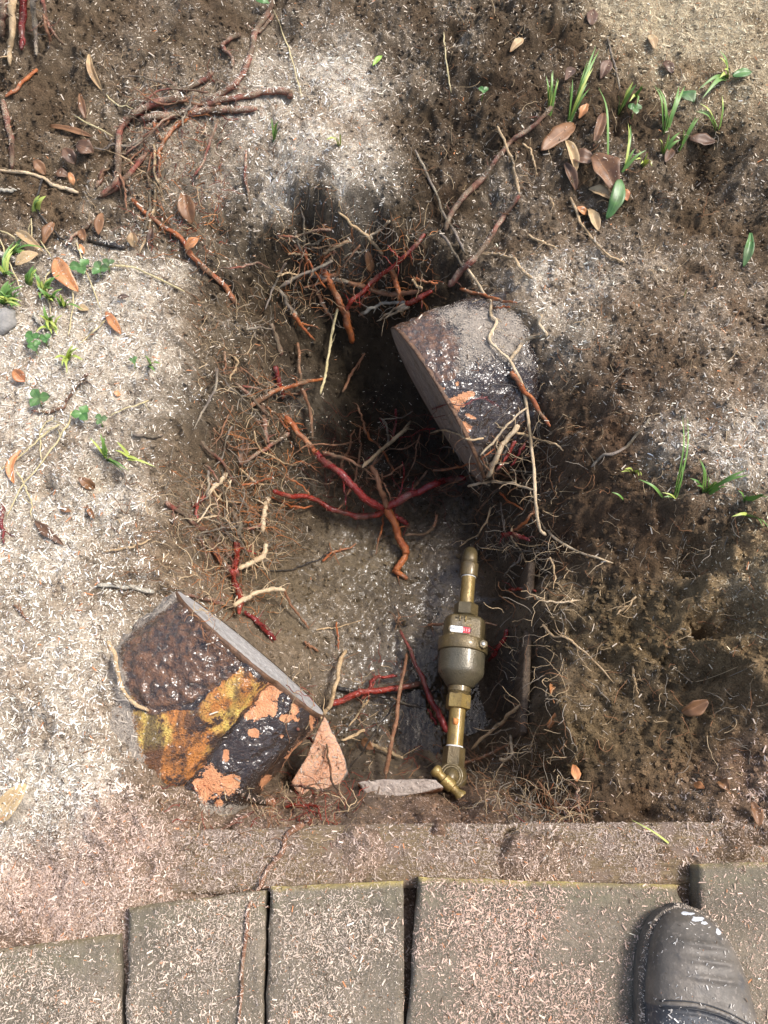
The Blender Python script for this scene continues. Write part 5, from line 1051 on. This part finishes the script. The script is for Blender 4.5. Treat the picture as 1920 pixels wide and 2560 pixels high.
leaf('Z', (690, 600), (555, 890), 130, 'brown', 'brown leaf sprinkled with sawdust crossed by the black stem', (.010, .008), .25, .06)
leaf('Z', (1045, 690), (1090, 840), 110, 'brown', 'brown leaf behind the short dusty orange root', (.010, .008), .3, .06)
leaf('Z', (1030, 880), (1090, 1010), 70, 'orange', 'small orange leaf scrap near the long straw stalk', (.008, .006), .3, .06)
leaf('Z', (1375, 1760), (1570, 2050), 105, 'orange', 'pointed rust coloured bark scrap on pale sawdust', (.010, .006), .5, .05)
leaf('Z', (1000, 1690), (1150, 1740), 100, 'tan', 'pale torn leaf in the clover patch', (.006, .006), .2, .05)
leaf('Z', (1520, 1580), (1680, 1560), 60, 'dark', 'dark thin leaf edge in the sawdust', (.008, .008), .6, .05)
leaf('Y', (140, 520), (255, 640), 110, 'orange', 'triangular orange leaf in pale sawdust above the clover', (.016, .006), .4, .1)
leaf('Y', (215, 1350), (145, 1695), 85, 'orange', 'crescent shaped orange leaf lying on sawdust', (.008, .008), .5, .06, bend=.16)
leaf('Y', (815, 1640), (985, 1745), 100, 'brown', 'tan and brown leaf in the hollow below the grass tuft', (.014, .008), .6, .1)
leaf('Y', (1180, 750), (1250, 775), 60, 'orange', 'tiny red brown scrap in the pale sawdust', (.006, .006), .2, .05)
leaf('Y', (900, 1920), (980, 2060), 50, 'brown', 'thin brown leaf edge near the dark hollow', (.006, .006), .6, .06)
leaf('Y', (620, 1950), (740, 1985), 60, 'brown', 'small brown leaf near the dark hollow', (.006, .006), .4, .06)
leaf('E', (148, 262), (275, 368), 40, 'dark', 'slender dark leaf lying in the pale sawdust', (.008, .006), .5, .05)
leaf('G', (112, 362), (-30, 545), 95, 'tan', 'broad tan leaf at the edge of the sawdust slope', (.03, .02), .5, .08)
leaf('H', (738, 60), (712, 122), 40, 'orange', 'orange leaf on the bank beside the buried board', (.012, .006), .3, .06)
leaf('F', (720, 965), (735, 1050), 30, 'orange', 'narrow orange leaf on edge beside the buried board', (.014, .006), .3, .06)
leaf('H', (820, 280), (835, 350), 40, 'orange', 'orange brown scrap on the slope above the timber edging', (.008, .006), .3, .05)
leaf('H', (1400, 5), (1285, 55), 62, 'brown', 'curved brown leaf lying on the right bank', (.012, .010), .5, .12)
leaf('H', (1450, 350), (1490, 392), 50, 'brown', 'curled brown leaf at the foot of the right bank', (.014, .006), .9, .1)
leaf('H', (1340, 360), (1385, 380), 36, 'orange', 'small orange scrap at the foot of the right bank', (.006, .006), .3, .05)
leaf('H', (1590, 440), (1620, 545), 50, 'brown', 'crumpled brown leaf above the timber edging', (.016, .006), .6, .1)
leaf('Q', (358, 225), (340, 385), 75, 'dark', 'dark brown leaf stuck on the left pit wall', (.012, .012), .3, .05)
leaf('P', (612, 215), (640, 335), 50, 'brown', 'brown leaf caught in the roots at the back of the pit', (.03, .035), .3, .06)
leaf('W', (375, 955), (450, 1018), 60, 'brown', 'wet brown leaf on the mud behind the offcut', (.02, .02), .3, .06)

# ------------------------------------------------------------------ grass and clover
MG = {'g': m_simple('grass_green', (.075, .17, .03), (.16, .28, .06), .45, scale=25), 'y': m_simple('grass_yellow', (.30, .38, .07), (.42, .46, .12), .5, scale=25)}
def blade_geo(pts, w):
    P = catmull(pts, 5); n = len(P); T = np.gradient(P, axis=0); T /= np.linalg.norm(T, axis=1)[:, None]; v, f = [], []
    for i in range(n):
        t = i/(n-1); ww = w*.5*(1-t**2.2)*(.6+.4*min(1, t*6)); tocam = CAM-P[i]; tocam /= np.linalg.norm(tocam); up = np.array([0, -.1, 1.0]); s = np.cross(T[i], up*.6+tocam*.0+np.array([.25, 0, 0])); s /= np.linalg.norm(s)+1e-9; nn = np.cross(s, T[i])
        v += [P[i]-s*ww+nn*ww*.35, P[i], P[i]+s*ww+nn*ww*.35]
    f = [(i*3+k, i*3+k+1, i*3+k+4, i*3+k+3) for i in range(n-1) for k in range(2)]; return v, f
def tuft(view, base, tips, label, w=9, mat='g', h=.03, group=None):
    q = V(view, *base); B = hit(q[0], q[1], .0); e = empty('grass_tuft', B, label, 'grass', group)
    sc_ = VIEWS[view][2]; tips = list(tips)+[(t_[0]+random.gauss(0, 14*sc_), t_[1]+random.gauss(0, 14*sc_)) for t_ in tips for _ in range(2 if view == 'Z' else 1) if len(tips) > 1]
    for k, tp in enumerate(tips):
        q1 = V(view, tp[0], tp[1]); T_ = hit(q1[0], q1[1], tp[2] if len(tp) > 2 else h); b0 = B+np.array([random.uniform(-.003, .003), random.uniform(-.003, .003), -.002])
        mid = (b0+T_)/2+np.array([0, 0, .35*np.linalg.norm(T_-b0)*.5]); mk('blade', *blade_geo([b0, mid, T_], px2m(w, B)*random.uniform(.8, 1.1)), MG[mat if random.random() < .8 else 'y'], e)
    return e
tuft('B', (713, 500), [(730, 300), (755, 345), (722, 330)], 'small upright grass tuft at the top of the long wine root', 9)
tuft('B', (800, 530), [(932, 212), (905, 290), (880, 260), (890, 380), (815, 340)], 'long leaning grass blades above the flat oval leaf', 8)
tuft('B', (973, 675), [(925, 372)], 'single arching grass blade left of the brown leaves', 9)
tuft('B', (1013, 500), [(1078, 350), (1050, 380)], 'short curved grass tuft beside the grey dry stem', 10)
tuft('B', (1215, 572), [(1183, 375), (1275, 370), (1250, 470)], 'tall pale grass tuft among dry straw', 11)
tuft('B', (1035, 735), [(1085, 640), (1065, 540)], 'grass tuft bending above the glossy brown leaf', 9)
tuft('B', (1270, 660), [(1362, 505), (1300, 560)], 'leaning grass blades beneath the heart shaped leaf', 9)
tuft('B', (1440, 565), [(1345, 480), (1460, 410), (1360, 470)], 'sparse grass blades right of the heart shaped leaf', 8)
tuft('B', (1480, 335), [(1448, 245), (1355, 388), (1470, 300)], 'broad grass blades at the edge of the yellow sawdust', 13)
tuft('B', (1205, 662), [(1225, 590), (1190, 600), (1280, 570)], 'short green shoot in the dry straw', 10)
tuft('B', (1110, 715), [(1140, 660), (1085, 690), (1160, 700)], 'yellow green shoots near the hollow', 7, 'y')
tuft('B', (1085, 420), [(1120, 370), (1060, 440)], 'small grass blades between the curved tufts', 8)
tuft('F', (1262, 168), [(1312, -190), (1200, 140), (1290, 20)], 'tall thin grass blade on the sunlit right bank', 7)
tuft('F', (1385, 140), [(1363, -5), (1578, 65), (1430, 88), (1350, 110), (1400, 70)], 'bright green seedling on the sunlit right bank', 11)
tuft('F', (1205, 165), [(1098, 82)], 'broad single blade left of the thin grass blade', 11)
tuft('F', (1045, 165), [(982, 138)], 'small green blade at the edge of the shade', 8)
tuft('F', (1560, 182), [(1665, 148), (1530, 130)], 'wide blade right of the bright green seedling', 11)
tuft('F', (1570, 235), [(1640, 292), (1530, 240)], 'drooping blades below the bright green seedling', 9)
tuft('F', (1075, 55), [(1040, 38), (1100, 70)], 'tiny green shoot above the broad single blade', 8)
tuft('H', (1250, 640), [(1065, 515)], 'thin green stalk lying over the timber edging', 6, 'y')
tuft('D', (1300, 315), [(1305, 270)], 'tiny green shoot in the soil of the right bank', 7)
tuft('A', (1180, 605), [(1205, 520), (1215, 560)], 'small green shoot on the sawdust mound', 7)
tuft('A', (1465, 625), [(1470, 580), (1445, 600)], 'pale green shoot on top of the sawdust mound', 7, 'y')
tuft('A', (150, 915), [(200, 845), (185, 860)], 'upright green leaf blade under the mottled pale root', 14)
for k, (bx_, by_, tips) in enumerate([((20), 1650, [(250, 1700), (30, 1450), (120, 1350), (-20, 1400), (200, 1420)]), (150, 1640, [(60, 1400), (260, 1490), (-10, 1560), (210, 1660)]), (60, 1260, [(190, 1280), (-20, 1150), (130, 900), (60, 1000)]), (370, 1400, [(480, 1220), (360, 1240), (450, 1290), (420, 1200)]), (560, 1500, [(500, 1280), (660, 1340), (540, 1350), (620, 1420)]), (660, 1610, [(780, 1470), (560, 1480), (700, 1530), (600, 1540)]), (130, 1020, [(330, 950), (390, 990), (240, 900)]), (640, 1900, [(560, 1800), (720, 1820), (700, 1960), (640, 2000)]), (820, 1680, [(910, 1600), (780, 1620)])]):
    tuft('Z', (bx_, by_), tips, ['bright grass clump beside the stones at the sawdust edge', 'dense grass clump below the folded tan leaf', 'grass clump behind the broken stick', 'short grass clump right of the folded tan leaf', 'pale grass clump under the kinked straw stalk', 'grass clump left of the clover patch', 'thin grass blades over the broken stick', 'yellow green grass clump beside the grey flat stem', 'small grass clump below the orange tan leaf'][k], 9, 'g', .02)
tuft('Y', (1110, 1440), [(935, 1225), (1285, 1565), (1040, 1170), (1100, 1300), (1180, 1470)], 'small grass tuft at the dark hollow in the sawdust', 9, 'g', .02)
tuft('Y', (1330, 1420), [(1500, 1490), (1190, 1350)], 'arching pale blades right of the dark hollow', 8, 'y', .02)
tuft('Y', (700, 400), [(820, 290), (640, 480), (760, 260), (560, 400), (860, 420), (700, 520)], 'straggly grass tuft on pale sawdust above the red root', 8, 'y', .02)
tuft('Y', (1560, 470), [(1500, 370), (1610, 540)], 'lone green blade on the pale sawdust', 9)
tuft('Y', (560, 80), [(480, 0), (600, 10), (540, 150), (460, 90)], 'fine pale grass above the straggly tuft', 7, 'y', .02)
def clover(view, x, y, r, label, ang=.3, n=3):
    q = V(view, x, y); C0 = hit(q[0], q[1], .016); s = VIEWS[view][2]; rr = px2m(r/s, C0); e = empty('clover', C0-np.array([0, 0, .017]), label, 'clover')
    for k in range(n):
        a = ang+k*2*math.pi/n; d = np.array([math.cos(a), math.sin(a), .1]); v, f, ve = leaf_geo(C0, C0+d*rr*1.15, rr*1.05, .2, .05, nt_=8); mk('leaflet', v, f, ML['green'], e, attrs={'Vein': np.array(ve)})
    v, f = tubew([C0, C0-np.array([.002, .004, .018])], .0006, 5); mk('stem', v, f, ML['lime'], e, attrs={'Vein': np.ones(len(v))})
for args in [('Y', 330, 180, 75, 'clover leaf near the grey flat stem'), ('Y', 360, 270, 70, 'second clover leaf below the grey flat stem', 1.0), ('Y', 850, 975, 95, 'three lobed clover leaf right of the curved red root', 1.2), ('Y', 1045, 1030, 65, 'dusty clover leaf next to the three lobed one', .2), ('Y', 400, 810, 110, 'large clover leaf inside the curved red root', .1), ('Z', 1050, 1180, 130, 'folded clover leaf beside the orange tan leaf', 1.0), ('Z', 1290, 1200, 110, 'clover leaf on a creeping stem near the pit', 2.0), ('Z', 1400, 1130, 80, 'small clover leaf on the creeping stem', .4), ('Y', 470, 190, 60, 'small clover leaf right of the grey flat stem', .8), ('B', 1085, 470, 30, 'small clover leaf among the grass blades', .5), ('B', 430, 390, 22, 'tiny clover leaf on the brown bank', .5), ('Y', 1385, 415, 45, 'tiny clover leaf beside the lone green blade', .9)]:
    clover(*args)
root('Z', [(1140, 1200), (1300, 1190), (1450, 1165), (1659, 1160), (1850, 1230), (2100, 1340), (2400, 1500)], 6, 4, 'straw', 'creeping green yellow stem running from the clover to the pit', .008, 0, hug=True, per=6, name='creeping_stem', cat='stem')
def stone(px_, py_, r, label, seed):
    C0 = hit(px_, py_, .0); v = []; nA, nB = 24, 14
    for j in range(nB):
        th = math.pi*j/(nB-1)
        for k in range(nA):
            a = 2*math.pi*k/nA; d = np.array([math.sin(th)*math.cos(a), math.sin(th)*math.sin(a), math.cos(th)]); q = r*(1+.35*float(fbm(d[0]+seed, d[1]+d[2]*.7, 1.6, 3, seed))); v.append(C0+d*q*np.array([1, 1.1, .6])+[0, 0, r*.2])
    f = [(j*nA+k, (j+1)*nA+k, (j+1)*nA+(k+1) % nA, j*nA+(k+1) % nA) for j in range(nB-1) for k in range(nA)]
    return tag(mk('stone', v, f, m_simple('grey_stone', (.20, .19, .17), (.32, .30, .27), .8, scale=60, bump=.002)), label, 'stone')
stone(2, 815, .024, 'smooth grey stone at the edge of the grass clump', 3)

# ------------------------------------------------------------------ uncountable stuff: sawdust, soil crumbs, hair roots
bpy.context.view_layer.update()
rv_, rf_, rk_, rd_ = [], [], [], []
for o in list(bpy.data.objects):
    n_ = o.name.split('.')[0]
    if n_ in ('paver', 'timber_edging', 'bark', 'upper', 'sole', 'inner_bark', 'tree_root', 'root_arm', 'dry_leaf'):
        org = np.array(o['_w']); o0 = len(rv_); me = o.data; co = np.zeros(len(me.vertices)*3); me.vertices.foreach_get('co', co); rv_ += (co.reshape(-1, 3)+org).tolist()
        dens = np.zeros(len(me.vertices), np.float32)
        if n_ == 'bark': me.attributes['Dust'].data.foreach_get('value', dens)
        for p in me.polygons:
            vi = tuple(p.vertices); rf_.append(tuple(k+o0 for k in vi)); rk_.append(n_); rd_.append(float(dens[vi[0]]))
RBV = BVHTree.FromPolygons(rv_, rf_)
NC = 800000
yy = np.where(RNG.random(NC) < .26, RNG.random(NC)*.30-.21, RNG.random(NC)**1.08*2.0-.21); hw_ = .50+.20*np.clip(yy, 0, 2); xx = (RNG.random(NC)*2-1)*(hw_+.11)
zg = zat(xx, yy); eps = .004
nx = -(zat(xx+eps, yy)-zat(xx-eps, yy))/(2*eps); ny = -(zat(xx, yy+eps)-zat(xx, yy-eps))/(2*eps)
covp = gat(cov, xx, yy); tint = gat(cover, xx, yy)[:, 1:4].copy(); prob = np.clip(covp, 0.02, 1)**1.1*(1-.95*gat(wet, xx, yy))**2.5
pn = fbm(xx, yy, 14, 4, 77)
keepz = zg.copy(); DN = Vector((0, 0, -1))
for i in range(NC):
    loc, nor, fi, di = RBV.ray_cast(Vector((xx[i], yy[i], .3)), DN, .3-zg[i])
    if loc is None: continue
    nm = rk_[fi]; keepz[i] = loc.z; up = nor if nor.z > 0 else -nor; nx[i] = up.x/max(.2, up.z); ny[i] = up.y/max(.2, up.z)
    if nm == 'paver':
        prob[i] = min(.9, max(.12, .40+pn[i]*1.4)); tint[i] = (.60, .43, .33) if xx[i] > .02 else (.57, .46, .36)
    elif nm == 'timber_edging': prob[i] = min(.95, max(.2, .68+pn[i]*1.4)); tint[i] = (.44, .35, .28)
    elif nm == 'upper': prob[i] = (.035 if yy[i] > -.13 else .14)*(1+2*pn[i]); tint[i] = (.62, .58, .52)
    elif nm == 'sole': prob[i] = .45; tint[i] = (.5, .42, .34)
    elif nm == 'bark': prob[i] = .010+.75*max(0, rd_[fi]-.25); tint[i] = (.42, .36, .29)
    elif nm == 'inner_bark': prob[i] = .12; tint[i] = (.5, .42, .35)
    else:
        prob[i] *= .9 if nm == 'tree_root' else .25
    if nm in ('tree_root', 'root_arm', 'dry_leaf'): nx[i] *= .5; ny[i] *= .5
acc = RNG.random(NC) < prob*.92
xx, yy, zz_, nx, ny, tint = xx[acc], yy[acc], keepz[acc], nx[acc], ny[acc], tint[acc]; n = len(xx)
nrm = np.stack([nx, ny, np.ones(n)], 1); nrm = np.clip(nrm, -1.6, 1.6); nrm += RNG.normal(0, .38, (n, 3)); nrm /= np.linalg.norm(nrm, axis=1)[:, None]
ang = RNG.random(n)*2*math.pi; d0 = np.stack([np.cos(ang), np.sin(ang), np.zeros(n)], 1); d0 -= nrm*(d0*nrm).sum(1)[:, None]; d0 /= np.linalg.norm(d0, axis=1)[:, None]; s0 = np.cross(nrm, d0)
L = np.minimum(RNG.lognormal(math.log(.00120), .62, n), .0065)[:, None]*np.where(yy < .08, .66, 1.0)[:, None]; wd = L*RNG.uniform(.12, .34, n)[:, None]; wd = np.clip(wd, .00028, .0010)
ctr = np.stack([xx, yy, zz_+.0006+RNG.random(n)*.0012], 1)
vs = np.stack([ctr-d0*L-s0*wd*.6, ctr-d0*L*.8+s0*wd, ctr+d0*L+s0*wd*.5, ctr+d0*L*.85-s0*wd], 1).reshape(-1, 3)
qs = (np.arange(n)*4)[:, None]+np.array([0, 3, 2, 1])
lum = RNG.lognormal(-.05, .24, n); colr = tint*lum[:, None]; dk = RNG.random(n); colr[dk < .13] = np.array([.11, .075, .05])*RNG.uniform(.5, 1.5, ((dk < .13).sum(), 1)); og = (dk > .97); colr[og] = np.array([.50, .22, .10])
colr = np.clip(colr, .01, .82)
sd_ = bigmesh('sawdust', vs, qs, MF, {'Col': np.repeat(colr, 4, 0)}); tag(sd_, 'loose sawdust flakes scattered over soil, roots and pavers', 'sawdust', kind='stuff')

# soil crumbs
t_ = (1+5**.5)/2; ico = np.array([(-1, t_, 0), (1, t_, 0), (-1, -t_, 0), (1, -t_, 0), (0, -1, t_), (0, 1, t_), (0, -1, -t_), (0, 1, -t_), (t_, 0, -1), (t_, 0, 1), (-t_, 0, -1), (-t_, 0, 1)], float)/math.sqrt(1+t_*t_)
icf = np.array([(0, 11, 5), (0, 5, 1), (0, 1, 7), (0, 7, 10), (0, 10, 11), (1, 5, 9), (5, 11, 4), (11, 10, 2), (10, 7, 6), (7, 1, 8), (3, 9, 4), (3, 4, 2), (3, 2, 6), (3, 6, 8), (3, 8, 9), (4, 9, 5), (2, 4, 11), (6, 2, 10), (8, 6, 7), (9, 8, 1)])
NK = 120000; yk = RNG.random(NK)*1.75+.04; xk = (RNG.random(NK)*2-1)*(.52+.2*yk); pk = (1-gat(cov, xk, yk))*np.clip(1-gat(wet, xk, yk)*1.2, .05, 1)*(.35+.9*np.clip(fbm(xk, yk, 12, 3, 55)+.3, 0, 1)); ak = RNG.random(NK) < pk
xk, yk = xk[ak], yk[ak]; nk = len(xk); rk = np.minimum(RNG.lognormal(math.log(.0013), .65, nk), .0042); zk = zat(xk, yk)+rk*.25
cv_ = ico[None]*rk[:, None, None]*RNG.uniform(.40, 1.5, (nk, 12, 1))*np.array([1, 1, .8])+np.stack([xk, yk, zk], 1)[:, None, :]
ck = gat(gc, xk, yk)[:, :3]*RNG.uniform(.6, 1.45, (nk, 1)); fk = (np.arange(nk)[:, None, None]*12+icf[None]).reshape(-1, 3)
cr = bigmesh('soil_crumbs', cv_.reshape(-1, 3), fk, MS, {'Col': np.repeat(np.clip(ck, 0, 1), 12, 0), 'Wet': np.zeros(nk*12)}, False); tag(cr, 'small crumbs of soil over the banks of the pit', 'soil', kind='stuff')

# hair roots
def hair_roots(regions):
    vs, fs, cs = [], [], []; o = 0; rr = random.Random(5)
    for (x0, y0, x1, y1, n, lmin, lmax, lift, cols) in regions:
        for _ in range(int(n*1.9)):
            px_, py_ = rr.uniform(x0, x1), rr.uniform(y0, y1); p = hit_any(px_, py_, rr.uniform(0, lift), .001); d = np.array([rr.gauss(0, 1), rr.gauss(0, 1), rr.gauss(0, .5)]); d /= np.linalg.norm(d); L = rr.uniform(lmin, lmax); m = 7; q = [p]
            for j in range(m):
                d = d+np.array([rr.gauss(0, .38), rr.gauss(0, .38), rr.gauss(-.05, .3)]); d /= np.linalg.norm(d); a = q[-1]+d*L/m; zt = float(zat(a[0], a[1])); a[2] = max(a[2], zt+.0005); q.append(a)
            r0 = rr.uniform(.0003, .00075); v, f = tubew(q, np.linspace(r0, r0*.5, m+1), 3, False); vs += v; fs += [tuple(i+o for i in ff) for ff in f]; o += len(v); c = np.array(rr.choice(cols))*rr.uniform(.6, 1.25); cs += [c]*len(v)
    ob = bigmesh('hair_roots', np.array(vs), np.array(fs), MF, {'Col': np.clip(np.array(cs), 0, 1)}, True); tag(ob, 'tangle of hair thin roots hanging from the pit walls', 'roots', kind='stuff')
dk1, dk2 = (.10, .045, .022), (.09, .02, .014)  # hair root browns for the hole, pit shade painted into the colour
tn, br, og_, gy, wn = (.46, .34, .20), (.24, .12, .06), (.40, .15, .05), (.26, .22, .17), (.22, .04, .025)
hair_roots([(560, 950, 760, 1400, 210, .02, .07, .03, [tn, br, gy, og_, gy]), (480, 1200, 700, 1560, 200, .02, .06, .02, [tn, tn, gy, br, og_]), (700, 560, 1080, 800, 160, .02, .06, .05, [tn, br, og_, gy]), (780, 1020, 1150, 1250, 130, .03, .09, .09, [dk1, dk1, dk2, br, dk2]),
            (1180, 1050, 1400, 1400, 130, .02, .06, .03, [tn, br, gy]), (1250, 1350, 1420, 2000, 110, .02, .06, .03, [br, tn, gy]), (1150, 1850, 1350, 2040, 80, .02, .05, .03, [tn, br, gy]), (700, 1650, 1100, 1960, 90, .02, .05, .02, [br, tn, wn]), (1300, 2000, 1480, 2080, 60, .02, .05, .02, [br, gy, tn]),
            (300, 1150, 560, 1500, 120, .015, .05, .01, [tn, gy, br]), (480, 700, 700, 1000, 120, .015, .05, .01, [gy, br, tn]), (1400, 1300, 1900, 2000, 110, .015, .05, .008, [tn, br, gy]), (1150, 600, 1900, 1250, 130, .015, .05, .008, [tn, gy, br]), (330, 200, 560, 640, 170, .02, .06, .012, [wn, br, tn, og_, gy]), (200, 100, 900, 700, 150, .015, .05, .008, [tn, br, gy]), (1000, 50, 1800, 560, 120, .015, .05, .008, [tn, br, gy]), (650, 1980, 900, 2080, 50, .02, .05, .01, [wn, br, tn]), (400, 1960, 850, 2100, 60, .015, .04, .008, [wn, br, tn])])
for o in bpy.data.objects:
    if '_w' in o: del o['_w']
